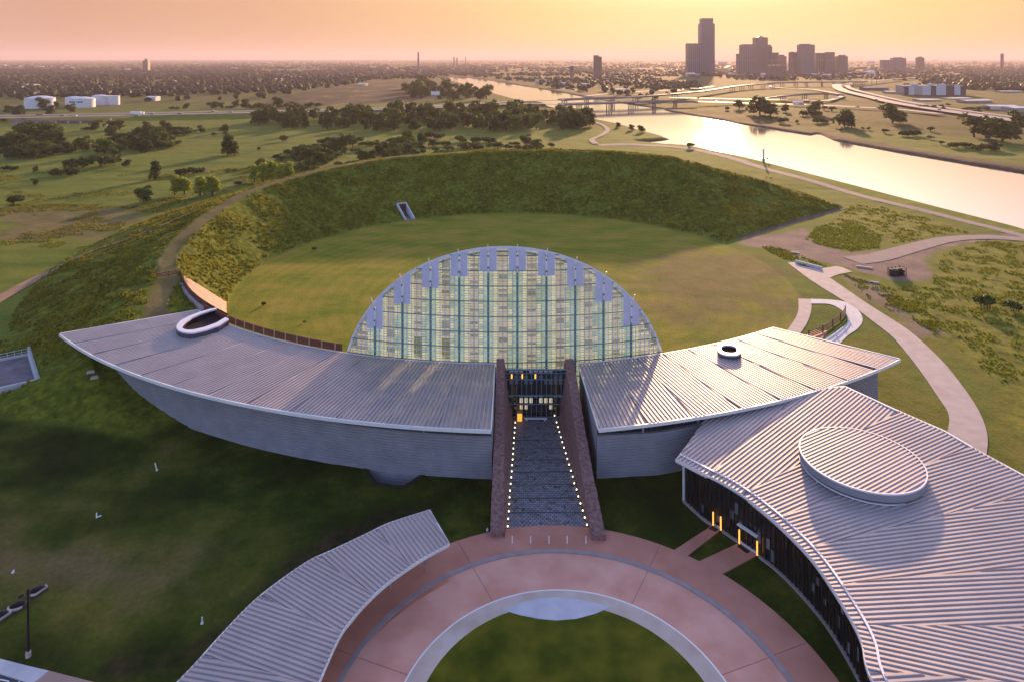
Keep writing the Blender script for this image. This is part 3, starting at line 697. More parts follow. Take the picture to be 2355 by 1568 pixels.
ROOF_Z = 9.0
def gallery(name, label, Oc, Orr, Ic, Ir, o0, o1, i0, i1, nsec, wall_pts, end_pts, hole, wall_top, group=None):
    """curved gallery: outer and inner roof arcs (centre end first), wall line, far end wall"""
    root = thing('gallery_building', label, 'building', (*wall_pts[0], 0))
    base = Vector((*wall_pts[0], 0))
    def P(mb, n, m, par=root, smooth=False):
        mb.v = [(v[0]-base.x, v[1]-base.y, v[2]) for v in mb.v]
        return mb.build(n, m, par, smooth)
    K = 8
    O = arc_between(Oc, Orr, o0, o1, nsec*K); I = arc_between(Ic, Ir, i0, i1, nsec*K)
    zf = lambda x, y: ROOF_Z
    # base sheet, fascia and soffit
    inhole = lambda x, y: hole and in_poly(np.array([x]), np.array([y]), hole)[0]
    mb = MB()
    mb.slab([(p[0], p[1], ROOF_Z-0.02) for p in O], [(p[0], p[1], ROOF_Z-0.02) for p in I], 0.30)
    roof = P(mb, 'roof', M['roof_flat'])
    mb = MB()
    for s in range(nsec):
        o_ = O[s*K:(s+1)*K+1]; i_ = I[s*K:(s+1)*K+1]
        poly = o_+i_[::-1]
        mo = o_[K//2]; mi_ = i_[K//2]
        ribs(mb, poly, (mi_[0]-mo[0], mi_[1]-mo[1]), 0.74, zf, 0.15, tilt=0.10, phase=0.13*s)
    P(mb, 'ribbed_sheet', M['roof'], roof)
    mb = MB()
    n = len(O)
    def outward(row, sgn, q):
        c = np.array(row); d = np.gradient(c, axis=0); nn = np.c_[-d[:, 1], d[:, 0]]; nn /= np.linalg.norm(nn, axis=1)[:, None]
        return [tuple(x) for x in c+nn*sgn*q]
    side = 1 if ((O[1][0]-O[0][0])*(I[0][1]-O[0][1])-(O[1][1]-O[0][1])*(I[0][0]-O[0][0])) < 0 else -1
    Oo = outward(O, side, 0.28)
    mb.slab([(p[0], p[1], ROOF_Z+0.20) for p in Oo], [(p[0], p[1], ROOF_Z+0.20) for p in O], 0.55)
    Io = outward(I, -side, 0.22)
    mb.slab([(p[0], p[1], ROOF_Z+0.24) for p in I], [(p[0], p[1], ROOF_Z+0.24) for p in Io], 0.5)
    mb.beam((*O[-1], ROOF_Z+.05), (*I[-1], ROOF_Z+.05), 0.25, 0.45); mb.beam((*O[0], ROOF_Z+.05), (*I[0], ROOF_Z+.05), 0.2, 0.4)
    P(mb, 'fascia', M['trim'], roof)
    mb = MB()
    mb.strip([(p[0], p[1], ROOF_Z-0.34) for p in I], [(p[0], p[1], ROOF_Z-0.34) for p in O]); P(mb, 'soffit', M['soffit'], roof)
    # lapped siding
    W = resample(catmull(wall_pts, 10), 150) if len(wall_pts) > 2 else np.array(wall_pts)
    d = np.gradient(W, axis=0); nn = np.c_[-d[:, 1], d[:, 0]]; nn /= np.linalg.norm(nn, axis=1)[:, None]
    cx = np.array([I[len(I)//2]])
    sg = np.sign(np.sum((W-cx)*nn, 1))[:, None]; nn = nn*sg
    mb = MB(); zc = -2.6; c = 0.48
    while zc < wall_top-0.01:
        lo = [(*q, zc) for q in W+nn*0.26]; md = [(*q, zc+c*0.6) for q in W+nn*0.26]; hi = [(*q, zc+c) for q in W]
        mb.strip(lo, md); mb.strip(md, hi)
        mb.strip([(*q, zc) for q in W], lo); zc += c
    P(mb, 'wall', M['siding'])
    mb = MB(); top = zc
    mb.slab([(*q, top+0.06) for q in W+nn*0.16], [(*q, top+0.06) for q in W-nn*0.45], 0.10)
    P(mb, 'sill', M['siding'])
    # dark clerestory glass under the eave
    Wb = W-nn*0.40; mb = MB()
    mb.strip([(*q, top) for q in Wb], [(*q, ROOF_Z-0.3) for q in Wb]); P(mb, 'window', M['dark_glass'])
    # near end wall, far end wall and inner wall
    e0 = np.array(W[0]); ei = np.array(end_pts[0]); mb = MB(); zc = -0.3
    def lap(mb, A, B, out, z0, z1):
        zc = z0; A = np.array(A); B = np.array(B); out = np.array(out)
        while zc < z1-0.01:
            h = min(c, z1-zc)
            mb.add([(*(A+out*.10), zc), (*(B+out*.10), zc), (*B, zc+h), (*A, zc+h)], [(0, 1, 2, 3)])
            zc += c
    dv_ = (ei-e0)/np.linalg.norm(ei-e0); o_ = np.array([dv_[1], -dv_[0]]);
    if np.dot(o_, e0-np.array(O[len(O)//2])) < 0: o_ = -o_
    lap(mb, e0, ei, o_, -0.3, ROOF_Z-0.3)
    P(mb, 'end_wall', M['siding']); mb = MB()
    e1 = np.array(W[-1]); ej = np.array(end_pts[1]); dv2 = (ej-e1)/np.linalg.norm(ej-e1); o2 = np.array([dv2[1], -dv2[0]])
    if np.dot(o2, e1-np.array(O[len(O)//2])) < 0: o2 = -o2
    lap(mb, e1, ej, o2, -0.3, ROOF_Z-0.3)
    P(mb, 'end_wall', M['siding'])
    In = [tuple(q) for q in outward(I, -side, -1.5)]
    mb = MB(); mb.strip([(*q, 0) for q in In], [(*q, ROOF_Z-0.3) for q in In]); P(mb, 'inner_wall', M['siding'])
    # posts in the clerestory
    for f in (0, 6, 14):
        if f < len(W) and wall_top < 7.5:
            q = W[min(f*3, len(W)-1)]-nn[min(f*3, len(W)-1)]*0.2
            mb = MB(); mb.box((q[0], q[1], (top+ROOF_Z-.3)/2), (0.30, 0.30, ROOF_Z-.3-top)); P(mb, 'post', M['siding'])
    return root, O, I
WL = arc_between((5.3, 258.8), 145.2, (-3.3, 113.9), (-90.5, 150.5), 60)
galL, OL, IL = gallery('gallery', 'long curved gallery with a ribbed metal roof sweeping up to the grassy mound', (4.9, 271.3), 159.6, (-1.7, 245.8), 109.9,
    (-3.4, 111.9), (-99.7, 150.9), (-3.4, 135.9), (-74.6, 166.3), 12, WL, [(-3.3, 136.5), (-78, 160)], None, 6.9)
WR = [(14.1, 114.1), (19.9, 114.6), (26.7, 115.6), (39, 120.6), (52, 126.2), (62, 131), (74.4, 139.2)]
galR, OR_, IR_ = gallery('gallery', 'short curved gallery with a bronze lit ribbed roof behind the restaurant', (-12.4, 270.4), 160.4, (-9.8, 260.5), 126.7,
    (14.2, 112.2), (78.4, 138.2), (13.2, 135.8), (59.1, 153.8), 8, WR, [(13.5, 136.5), (57.5, 152.2)], None, 6.9)

# raised horseshoe opening at the end of the long roof, and the oval one on the short roof
def oculus(label, outer, inner, ztop, zbot, open_=False):
    c = np.mean(np.array(outer), 0); t = thing('roof_oculus', label, 'skylight', (c[0], c[1], zbot))
    L = lambda P, z: [(p[0]-c[0], p[1]-c[1], z-zbot) for p in P]
    mb = MB(); A, B = L(outer, ztop), L(inner, ztop)
    n = len(A); k = not open_
    mb.strip(A, B, 0, k); mb.strip(L(outer, ztop-.30), A, 0, k)
    mb.strip(B, L(inner, ztop-0.35), 0, k)
    if open_:
        for i in (0, -1):
            mb.add([A[i], B[i], L(inner, zbot)[i], L(outer, zbot)[i]], [(0, 1, 2, 3)])
    mb.build('rim', M['rim'], t)
    mb = MB(); mb.strip(L(outer, zbot), L(outer, ztop-.30), 0, k); mb.build('kerb', mat('navy_flashing', (.05, .055, .09), .5), t)
    mb = MB(); dk = mat('oculus_shade', (0.006, 0.006, 0.012), 0.8, spec=.1)
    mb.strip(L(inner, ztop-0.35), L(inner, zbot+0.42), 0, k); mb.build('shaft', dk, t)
    mb = MB(); mb.add(L(inner, zbot+0.42), [list(range(n))]); mb.build('opening', dk, t)  # near-black plate: shade of the deep interior painted in, roof not cut
    return t
hz_ = 10.5
ho = [at(353+x*.1502, 589+y*.1502, hz_)[:2] for x, y in ((965,790),(860,812),(700,858),(540,918),(410,988),(358,1050),(350,1092),(372,1128),(430,1156),(520,1172),(620,1172),(800,1130),(1000,1062),(1155,962))]
hi_ = [at(353+x*.1502, 589+y*.1502, hz_)[:2] for x, y in ((968,808),(875,832),(720,885),(590,945),(490,1012),(445,1060),(435,1083),(447,1103),(480,1120),(535,1128),(620,1122),(780,1085),(960,1020),(1100,937))]
oculus('large horseshoe roof opening with white rim at the mound end of the long roof', ho, hi_, hz_, ROOF_Z, True)
ov = lambda sx, sy: [at(1677+sx*math.copysign(abs(math.cos(a))**.8, math.cos(a))*1.0, 803+sy*math.copysign(abs(math.sin(a))**.8, math.sin(a))+math.copysign(abs(math.cos(a))**.8, math.cos(a))*sy*.18, 10.0)[:2] for a in np.linspace(0, 2*math.pi, 40, endpoint=False)]
oculus('small oval roof opening with pale rim on the short gallery roof', ov(27.5, 14), ov(18, 9), 10.1, ROOF_Z)

# rust parapet with tan posts along the lawn edge of the long roof
t = thing('lawn_fence', 'low rusted steel parapet with tan posts along the lawn edge of the long roof', 'fence', (IL[60][0], IL[60][1], 9))
Iw = [(q[0], q[1]) for q in IL]
par = [(LC[0]+(q[0]-LC[0])*0.985, LC[1]+(q[1]-LC[1])*0.985) for q in Iw][40:97]
b0 = Vector((IL[60][0], IL[60][1], 9))
mb = MB(); mb.slab([(p[0]-b0.x, p[1]-b0.y, 1.3) for p in par], [(p[0]+.05-b0.x, p[1]+.12-b0.y, 1.3) for p in par], 1.5); mb.build('panel', M['rust'], t)
for i in range(2, len(par)-12, 4):
    p = par[i]; mb = MB(); mb.box((p[0]-b0.x+.02, p[1]-b0.y-.08, 0.55), (0.22, 0.14, 1.5)); mb.build('post', M['tan'], t)
# fence and stone strip curving from the roof end up to the mown crest path
fp = [at(*p) for p in ((415,628,10.4),(423,650,10.2),(438,672,10.0),(462,693,9.8),(492,712,9.6),(524,729,9.5))]
fc = catmull(fp, 6)
t = thing('crest_fence', 'dark rusted fence curving from the roof end to the crest path', 'fence', (fp[2][0], fp[2][1], 9)); b0 = Vector((fp[2][0], fp[2][1], 9))
mb = MB(); mb.slab([(p[0]-b0.x, p[1]-b0.y, p[2]-9+.7) for p in fc], [(p[0]+.1-b0.x, p[1]+.05-b0.y, p[2]-9+.7) for p in fc], 1.5); mb.build('panel', M['rust'], t)
mb = MB(); mb.slab([(p[0]-.7-b0.x, p[1]-.3-b0.y, p[2]-9-.6) for p in fc], [(p[0]-.1-b0.x, p[1]-.05-b0.y, p[2]-9-.6) for p in fc], 1.2); mb.build('kerb', M['concrete'], t)
for i in range(0, len(fc), 3):
    p = fc[i]; mb = MB(); mb.box((p[0]-b0.x, p[1]-b0.y, p[2]-9+.05), (0.16, 0.16, 1.6)); mb.build('post', M['rust'], t)
a = at(361, 639, 10.3); b = at(414, 629, 10.3)
t = thing('crest_gate', 'red brown steel gate closing the crest path on the mound', 'gate', (a[0], a[1], a[2]))
mb = MB()
for z in (0.2, 0.6, 1.0): mb.beam((0, 0, z), (b[0]-a[0], b[1]-a[1], z), 0.08, 0.22)
mb.build('rail', M['rust'], t)
for f in (0.0, 0.5, 1.0):
    mb = MB(); mb.box(((b[0]-a[0])*f, (b[1]-a[1])*f, 0.3), (0.2, 0.2, 2.0)); mb.build('post', M['rust'], t)
rp = [(423,637,9.3),(440,648,8.1),(470,666,5.4),(500,684,2.6),(521,697,.5),(521,716,.4),(523,731,0.6)]
top = [at(*p) for p in rp]; lowp = [at(*p) for p in ((424,650,9.1),(438,672,8.9),(455,688,8.7),(476,703,8.6),(498,715,8.5),(514,724,8.5),(525,731,8.5))]
mb = MB(); n_ = 10
rows = []
for f in np.linspace(0, 1, n_):
    row = []
    for u, v in zip(top, lowp):
        g = np.array(u)*(1-f)+np.array(v)*f; row.append((g[0], g[1], g[2]+0.25+random.random()*.15))
    rows.append(row)
for a, b in zip(rows[:-1], rows[1:]): mb.strip(a, b)
tag(mb.build('riprap_gravel', M['gravel']), kind='stuff')

# ------------------------------------------------------------------ glass hall
FC = (-1.7, 245.8); FR = 108.3; DCX = -1.55; DA = 34.2; DB = 32.0
def fy(x, r=FR): return FC[1]-math.sqrt(r*r-(x-FC[0])**2)
def rz_(x, a=DA, b=DB): return b*math.sqrt(max(0, 1-((x-DCX)/a)**2))
hall = thing('glass_hall', 'tall arched glass hall with ten columns rising behind the curved roofs', 'building', (DCX, fy(DCX), 0))
hb = Vector((DCX, fy(DCX), 0))
def HP(mb, n, m, par=hall, smooth=False):
    mb.v = [(v[0]-hb.x, v[1]-hb.y, v[2]-hb.z) for v in mb.v]; return mb.build(n, m, par, smooth)
def glass_mat():
    m = bpy.data.materials.new('hall_glass'); m.use_nodes = True; t = m.node_tree; t.nodes.clear()
    out = t.nodes.new('ShaderNodeOutputMaterial'); tr = t.nodes.new('ShaderNodeBsdfTransparent'); tr.inputs[0].default_value = (0.72, 0.88, 0.90, 1)
    gl = t.nodes.new('ShaderNodeBsdfGlossy'); gl.inputs['Roughness'].default_value = 0.08; gl.inputs[0].default_value = (0.75, 0.85, 0.9, 1)
    lw = t.nodes.new('ShaderNodeLayerWeight'); lw.inputs[0].default_value = 0.25
    mr = t.nodes.new('ShaderNodeMapRange'); mr.inputs['To Min'].default_value = 0.20; mr.inputs['To Max'].default_value = 0.65
    t.links.new(lw.outputs['Facing'], mr.inputs['Value'])
    mx = t.nodes.new('ShaderNodeMixShader'); t.links.new(mr.outputs[0], mx.inputs[0]); t.links.new(tr.outputs[0], mx.inputs[1]); t.links.new(gl.outputs[0], mx.inputs[2])
    t.links.new(mx.outputs[0], out.inputs[0]); return m
M['hall_glass'] = glass_mat()
def trans_mat(name, col, k, noise=0.0):
    m = bpy.data.materials.new(name); m.use_nodes = True; t = m.node_tree; b = t.nodes['Principled BSDF']; out = t.nodes['Material Output']
    b.inputs['Base Color'].default_value = (*col, 1); b.inputs['Roughness'].default_value = 0.6
    tl = t.nodes.new('ShaderNodeBsdfTranslucent'); tl.inputs[0].default_value = (*col, 1)
    if noise:
        tc = t.nodes.new('ShaderNodeTexCoord'); n = t.nodes.new('ShaderNodeTexNoise'); n.inputs['Scale'].default_value = 0.5; n.inputs['Detail'].default_value = 3
        cr = t.nodes.new('ShaderNodeValToRGB'); cr.color_ramp.elements[0].position = 0.35; cr.color_ramp.elements[1].position = 0.65
        cr.color_ramp.elements[0].color = (*[c*(1-noise) for c in col], 1); cr.color_ramp.elements[1].color = (*[min(1, c*(1+noise)) for c in col], 1)
        t.links.new(tc.outputs['Object'], n.inputs['Vector']); t.links.new(n.outputs[0], cr.inputs[0])
        t.links.new(cr.outputs[0], b.inputs['Base Color']); t.links.new(cr.outputs[0], tl.inputs[0])
    mx = t.nodes.new('ShaderNodeMixShader'); mx.inputs[0].default_value = k
    t.links.new(b.outputs[0], mx.inputs[1]); t.links.new(tl.outputs[0], mx.inputs[2]); t.links.new(mx.outputs[0], out.inputs[0]); return m
M['cream'] = trans_mat('cream_panel', (0.66, 0.72, 0.64), 0.5, 0.10)
M['louvre'] = trans_mat('grey_louvre', (0.60, 0.60, 0.60), 0.40, 0.12)
M['louvre_dk'] = trans_mat('dark_louvre', (0.36, 0.37, 0.38), 0.3, 0.2)
M['green_pane'] = trans_mat('green_frosted_pane', (0.36, 0.52, 0.54), 0.5, 0.15)
CX = [-1.85+5.87*(i-4.5) for i in range(10)]
NX = 120
# glass skin
mb = MB(); xs = [DCX+DA*math.sin(-math.pi/2+math.pi*i/NX) for i in range(NX+1)]
mb.strip([(x, fy(x), 0) for x in xs], [(x, fy(x), rz_(x)) for x in xs]); HP(mb, 'glass_skin', M['hall_glass'])
# white rim: arched band, 2.4 m deep, closing the space between the two skins
GAP = 2.4
mb = MB()
for (r0, r1) in ((0.18, -0.38),):
    A = [(x, fy(x)-0.15, rz_(x)+r0) for x in xs]; B = [(x, fy(x, FR)+GAP*(1 if True else 0), rz_(x)+r0-0.8) for x in xs]
    A2 = [(DCX+(x-DCX)*(DA-.4)/DA, fy(x)-0.15, rz_(x)*(DB-.45)/DB) for x in xs]
    mb.strip(A, B); mb.strip(A2, A)
HP(mb, 'arched_rim', M['rim'])
# back skin: cream panels beside each column, grey louvres between them
back = lambda x: fy(x)+GAP
def back_panel(mb, x0, x1, z0, z1, mi=0, dy=0.0):
    zt0, zt1 = min(z1, rz_(x0)-0.9), min(z1, rz_(x1)-0.9)
    if min(zt0, zt1) < z0+0.08: return
    mb.add([(x0, back(x0)+dy, z0), (x1, back(x1)+dy, z0), (x1, back(x1)+dy, zt1), (x0, back(x0)+dy, zt0)], [(0, 1, 2, 3)], mi)
cream, lou, grn = MB(), MB(), MB()
rz_rows = np.arange(0, 32, 1.03)
for c in CX:
    for z in rz_rows:
        for a, b in ((0.95, 2.05),):
            back_panel(cream, c+a, c+b, z+.06, z+.97)
        r_ = random.random()
        back_panel(cream if r_ > 0.45 else grn, c-2.05, c-1.05, z+.06, z+.97)
        back_panel(grn, c-1.05, c+0.95, z+.02, z+1.01, 0, 0.05)
edges = [-40]+CX+[40]
for a, b in zip(edges[:-1], edges[1:]):
    x0, x1 = max(a+2.1, DCX-DA+.4), min(b-2.1, DCX+DA-.4)
    if x1 <= x0: continue
    mid = (x0+x1)/2
    for z in np.arange(0, 32, 0.515):
        k = 0 if random.random() < 0.72 else 1
        for u, v in ((x0, (x0+mid)/2), ((x0+mid)/2, mid-.04), (mid+.04, (mid+x1)/2), ((mid+x1)/2, x1)):
            if z > 8 and -21 < (u+v)/2 < -12 and z < 12.3: continue
            back_panel(lou, u, v, z+.03, z+.47, k, 0.0 if k == 0 else 0.06)
HP(cream, 'cream_panel', M['cream']); HP(grn, 'frosted_panel', M['green_pane']); HP(lou, 'louvre_screen', [M['louvre'], M['louvre_dk']])
# horizontal rails and thin mullions of the glass skin
mb = MB()
for z in np.arange(2.6, 31, 3.07):
    w = DA*math.sqrt(max(0, 1-(z/DB)**2))-.15; rx = np.linspace(DCX-w, DCX+w, 60)
    mb = MB()
    for a, b in zip(rx[:-1], rx[1:]): mb.beam((a, fy(a)-.08, z), (b, fy(b)-.08, z), 0.16, 0.20)
    HP(mb, 'dark_rail', M['steel_blue'])
mb = MB()
for z in np.arange(2.6, 31, 3.07/3):
    if abs(((z-2.6)/3.07) % 1) < .05 or abs(((z-2.6)/3.07) % 1) > .95: continue
    w = DA*math.sqrt(max(0, 1-(z/DB)**2))-.15; rx = np.linspace(DCX-w, DCX+w, 50)
    for a, b in zip(rx[:-1], rx[1:]): mb.beam((a, fy(a)-.06, z), (b, fy(b)-.06, z), 0.1, 0.10)
for i in range(-6, 66):
    x = CX[0]+i*0.978
    if abs(x-DCX) < DA-.3 and i % 6: mb.beam((x, fy(x)-.06, 0), (x, fy(x)-.06, rz_(x)-.1), 0.13, 0.1)
HP(mb, 'thin_mullion', M['mull_light'])
for c in CX:
    zt = rz_(c); mb = MB(); mb.box((c, fy(c)+.15, (zt-4)/2), (0.42, 0.5, zt-4)); col = HP(mb, 'column', M['steel_blue'])
    mb = MB()
    s_ = 1.0 if c < DCX else -1.0
    mb.beam((c, fy(c)-.35, zt-5.0), (c-s_*0.0, fy(c)-.35, zt-1.2), 0.30, 0.35)
    mb.beam((c, fy(c)-.4, zt-1.3), (c-s_*0.5*abs(c-DCX)/20, fy(c)-.4, zt+0.7), 0.12, 0.18)
    HP(mb, 'fin', M['rim'], col)
    mb = MB()
    for z in (zt-3.9, zt-1.6): mb.box((c, fy(c)-.55, z), (0.26, 0.2, 0.26))
    HP(mb, 'bracket', M['black'], col)
    # lavender panels hanging from the rim either side
    mb = MB(); zb = zt-(4.6 if abs(c-DCX) < 10 else 4.9)-abs(c-DCX)*0.03
    for a, b in ((-1.72, -.22), (.22, 1.72)):
        q = np.linspace(c+a, c+b, 6)
        mb.strip([(x, fy(x)-.18, zb) for x in q], [(x, fy(x)-.18, max(zb+.05, rz_(x)-.2)) for x in q])
    HP(mb, 'lavender_panel', M['lavender'])
# entrance glazing between the stone walls
EY = 133.2
mb = MB(); mb.add([(-1.2, EY, 0), (10.6, EY, 0), (10.6, EY, 9.4), (-1.2, EY, 9.4)], [(0, 1, 2, 3)])
HP(mb, 'entrance_glazing', M['dark_glass'])
mb = MB()
for z, h in ((9.35, .25), (8.6, .1), (7.4, .12), (4.3, .22), (2.6, .12), (0.1, .2)): mb.beam((-1.2, EY-.08, z), (10.6, EY-.08, z), 0.14, h)
for i in range(13): x = -1.0+i*0.96; mb.beam((x, EY-.07, 0), (x, EY-.07, 9.3), 0.10, 0.12)
HP(mb, 'entrance_mullion', M['steel_blue'])
random.seed(3); RPM = [M['mull_light'], M['vis_panel'], M['cream_win']]
class PaneBox:
    def box(s, c, d, rz=0, mi=0):
        q = MB(); q.box(c, d); HP(q, 'reflecting_pane', RPM[mi])
mb = PaneBox()
for i in range(11):
    x = -0.6+i*.96
    if random.random() < .8: mb.box((x+.48, EY-.02, 8.95), (0.72, 0.03, 0.26))
    if random.random() < .7: mb.box((x+.48, EY-.02, 7.9), (0.7, 0.03, 0.6), 0, 1)
    if random.random() < .75: mb.box((x+.48, EY-.02, 6.9), (0.66, 0.03, 0.8), 0, 1)
    if random.random() < .8: mb.box((x+.48, EY-.02, 4.05), (0.7, 0.03, 0.14))
    if 1 < i < 9 and i != 5: mb.box((x+.48, EY-.02, 3.3), (0.62, 0.03, 0.95), 0, 2)
    if i in (2, 3, 8): mb.box((x+.48, EY-.02, 2.0), (0.55, 0.03, 0.8), 0, 2)
for x in (-.05, 2.0, 4.55):
    mb = MB(); mb.box((x, EY-.12, 8.05), (0.26, 0.1, 0.85)); HP(mb, 'amber_lamp', M['amber'])
mb = MB(); mb.box((4.6, EY-1.3, 0.45), (4.3, 0.5, 0.12)); mb.box((2.9, EY-1.3, 0.2), (0.2, 0.4, 0.4)); mb.box((6.3, EY-1.3, 0.2), (0.2, 0.4, 0.4))
tag(mb.build('door_bench', M['hair_light']), 'long pale bench bar in front of the dark hall entrance', 'bench')
t = thing('lit_totem', 'orange art piece, its warm light made as glow, beside the hall entrance doors', 'art piece', (at(1195, 962)[0], 131.6, 0.1))
mb = MB(); mb.box((0, 0, .9), (1.0, .6, 1.5)); mb.build('glowing_body', mat('art_piece_glow', (.8, .4, .05), .5, emit=(1, .42, .05), es=0.4), t)  # warm light on the orange art piece, put in as emission
mb = MB()
for x in (-.5, .5):
    for y in (-.32, .32): mb.box((x, y, .85), (.1, .1, 1.75))
mb.box((0, 0, 1.72), (1.15, .8, .1)); mb.box((0, 0, .05), (1.15, .8, .1)); mb.build('frame', mat('art_piece_frame', (.35, .25, .1), .5), t)
# back part of the hall: low rear vault so that the hall is a real volume
mb = MB(); nb_ = 24
for k in range(nb_):
    pass
A = [(x, back(x)+.3, max(0, rz_(x)-1.2)) for x in xs]; B = [(DCX+(x-DCX)*.93, back(x)+14, max(0, rz_(x)*.72-1)) for x in xs]
rearm = trans_mat('rear_glass', (0.75, 0.78, 0.75), 0.75)
# rear vault is a frame of ribs so that the low sun still reaches the inner screen
mb.strip([(p[0], p[1]+.3, p[2]-.5) for p in A[4:-4]], [(p[0], p[1]+.3, p[2]-.1) for p in A[4:-4]]); HP(mb, 'rear_frame', M['rim'])

mb = MB(); q_ = WELL[:5]
for a_, b_ in zip(q_[:-1], q_[1:]): mb.beam((*a_, -.05), (*b_, -.05), .7, .22)
tag(mb.build('well_kerb', mat('dark_soil', (.016, .018, .008), .95)), kind='structure')
# ------------------------------------------------------------------ restaurant
EV = [at(*p, 7.0)[:2] for p in ((1553.5,1054),(1618,1087),(1685,1122),(1748,1167.5),(1811,1223.5),(1867,1283),(1916,1353),(1958,1423),(1982,1475.5),(2003,1556))]
EV += [(36.4, 60), (34.0, 50), (30, 42)]
EV = [tuple(p) for p in resample(catmull(EV, 6), 97)]
BACK = [(33.2, 117.6), (39, 120.0), (52, 125.6), (61.7, 126.4), (66.1, 118.6), (70.5, 111.4), (72.5, 105), (75.5, 97), (79.5, 84), (82, 66), (80, 40)]
def rest_z(x, y):
    d = float(seg_dist(np.array([x]), np.array([y]), EV)[0]); return 6.9+0.055*d
rest = thing('restaurant_building', 'restaurant building with a fan of ribbed metal roof segments and dark glass wall', 'building', (EV[0][0], EV[0][1], 0))
rb = Vector((EV[0][0], EV[0][1], 0))
def RP(mb, n, m, par=rest, smooth=False):
    mb.v = [(v[0]-rb.x, v[1]-rb.y, v[2]) for v in mb.v]; return mb.build(n, m, par, smooth)
def ray_hit(o, d, P):
    best = None
    for i in range(len(P)-1):
        ax, ay = P[i]; ex, ey = P[i+1][0]-ax, P[i+1][1]-ay; den = d[0]*ey-d[1]*ex
        if abs(den) < 1e-9: continue
        t = ((ax-o[0])*ey-(ay-o[1])*ex)/den; u = ((ax-o[0])*d[1]-(ay-o[1])*d[0])/den
        if 0 <= u <= 1 and t > 0 and (best is None or t < best[0]): best = (t, i, (o[0]+d[0]*t, o[1]+d[1]*t))
    return best
NS = 12; secs = []; KE = 8
ea = np.array(EV); dd = np.gradient(ea, axis=0); nrm = np.c_[-dd[:, 1], dd[:, 0]]; nrm /= np.linalg.norm(nrm, axis=1)[:, None]
if nrm[10][0] < 0: nrm = -nrm
hits = []
for s in range(NS+1):
    i = s*KE; h = ray_hit(EV[i], nrm[i], BACK) if s else (0, 0, BACK[0])
    hits.append(h)
roofmb, ribm = MB(), MB()
gut = ea+nrm*1.35
for s in range(NS):
    if hits[s] is None or hits[s+1] is None: continue
    e = EV[s*KE:(s+1)*KE+1]; mids = BACK[hits[s][1]+1:hits[s+1][1]+1] if hits[s+1][1] > hits[s][1] else []
    poly = e+[hits[s+1][2]]+mids[::-1]+[hits[s][2]]
    roofmb.prism(poly, 6.4, None, zf=lambda x, y: rest_z(x, y)-0.02)
    i = s*KE+KE//2
    g = [tuple(p) for p in gut[s*KE:(s+1)*KE+1]]
    poly2 = g+[hits[s+1][2]]+mids[::-1]+[hits[s][2]]
    ribs(ribm, poly2, nrm[i], 0.66, rest_z, 0.13, tilt=0.20, nseg=3, phase=.11*s)
    ribs(ribm, e+g[::-1], nrm[i], 0.66, rest_z, 0.12, phase=.11*s)
rroof = RP(roofmb, 'roof', M['roof_flat']); RP(ribm, 'ribbed_sheet', M['roof'], rroof)
mb = MB()
for a, b in zip(range(0, 96), range(1, 97)):
    p, q = gut[a], gut[b]; mb.beam((*p, rest_z(*p)+.16), (*q, rest_z(*q)+.16), 0.26, 0.16)
RP(mb, 'gutter', M['rim'], rroof)
mb = MB()
for a, b in zip(EV[:-1], EV[1:]): mb.beam((*a, rest_z(*a)-.14), (*b, rest_z(*b)-.14), 0.14, 0.42)
RP(mb, 'fascia', M['trim'], rroof); mb = MB()
for a, b in zip(BACK[2:-1], BACK[3:]): mb.beam((*a, rest_z(*a)+.08), (*b, rest_z(*b)+.08), 0.35, 0.36)
RP(mb, 'rear_fascia', M['trim'], rroof)
GB = [pxy(*p) for p in ((1574.5,1152),(1625,1197),(1660,1218),(1744,1276),(1793,1314.5),(1832,1353),(1881,1409),(1926,1472),(1979,1568))]+[(38.2, 66), (36.5, 55), (33, 44)]
G = resample(catmull(GB, 8), 90)
mb = MB(); mb.strip([(*p, 0) for p in G], [(*p, 6.7) for p in G]); RP(mb, 'glass_wall', M['dark_glass'])
mb = MB(); mb.slab([(*p, .22) for p in G], [(*(p+np.array([-.35, -.3])), .22) for p in G], .3); RP(mb, 'plinth', M['curb'])
BLM = [M['vis_panel'], mat('grey_blind', (.17, .16, .18), .6)]
class BlindBox:
    def box(s, c, d, rz=0, mi=0):
        q = MB(); q.box(c, d, rz); RP(q, 'blind_panel', BLM[mi])
mm, pp = MB(), BlindBox(); random.seed(11)
gn = np.gradient(G, axis=0)
for i in range(0, 89):
    p = G[i]; mm.box((p[0]-.05, p[1]-.05, 3.4), (0.07, 0.16, 6.6), math.atan2(gn[i][1], gn[i][0]))
    if random.random() < 0.2:
        p2 = G[i]*.62+G[i+1]*.38; mm.box((p2[0]-.05, p2[1]-.05, 3.4), (0.06, 0.12, 6.6), math.atan2(gn[i][1], gn[i][0]))
    if random.random() < .33:
        c = (G[i]+G[i+1])/2; z = random.choice((1.4, 2.6, 3.3, 4.0, 4.6)); h = random.uniform(.7, 1.6)
        pp.box((c[0]-.02, c[1]-.02, z), (np.linalg.norm(gn[i])*.8, .03, h), math.atan2(gn[i][1], gn[i][0]), random.randint(0, 1))
RP(mm, 'mullion', mat('bronze_mullion', (.009, .009, .009), .4, .1))
mb = MB(); p = G[0]; mb.box((p[0]-.15, p[1]+.05, 3.4), (.3, .3, 6.8)); RP(mb, 'corner_post', M['trim'])
mb = MB(); mb.add([(*G[0], 0), (33.6, 117.6, 0), (33.6, 117.6, 6.8), (*G[0], 6.8)], [(0, 1, 2, 3)]); RP(mb, 'end_wall', M['siding'])
bk = [(27.2, 116.5), (60.5, 126), (78, 84), (79, 44)]
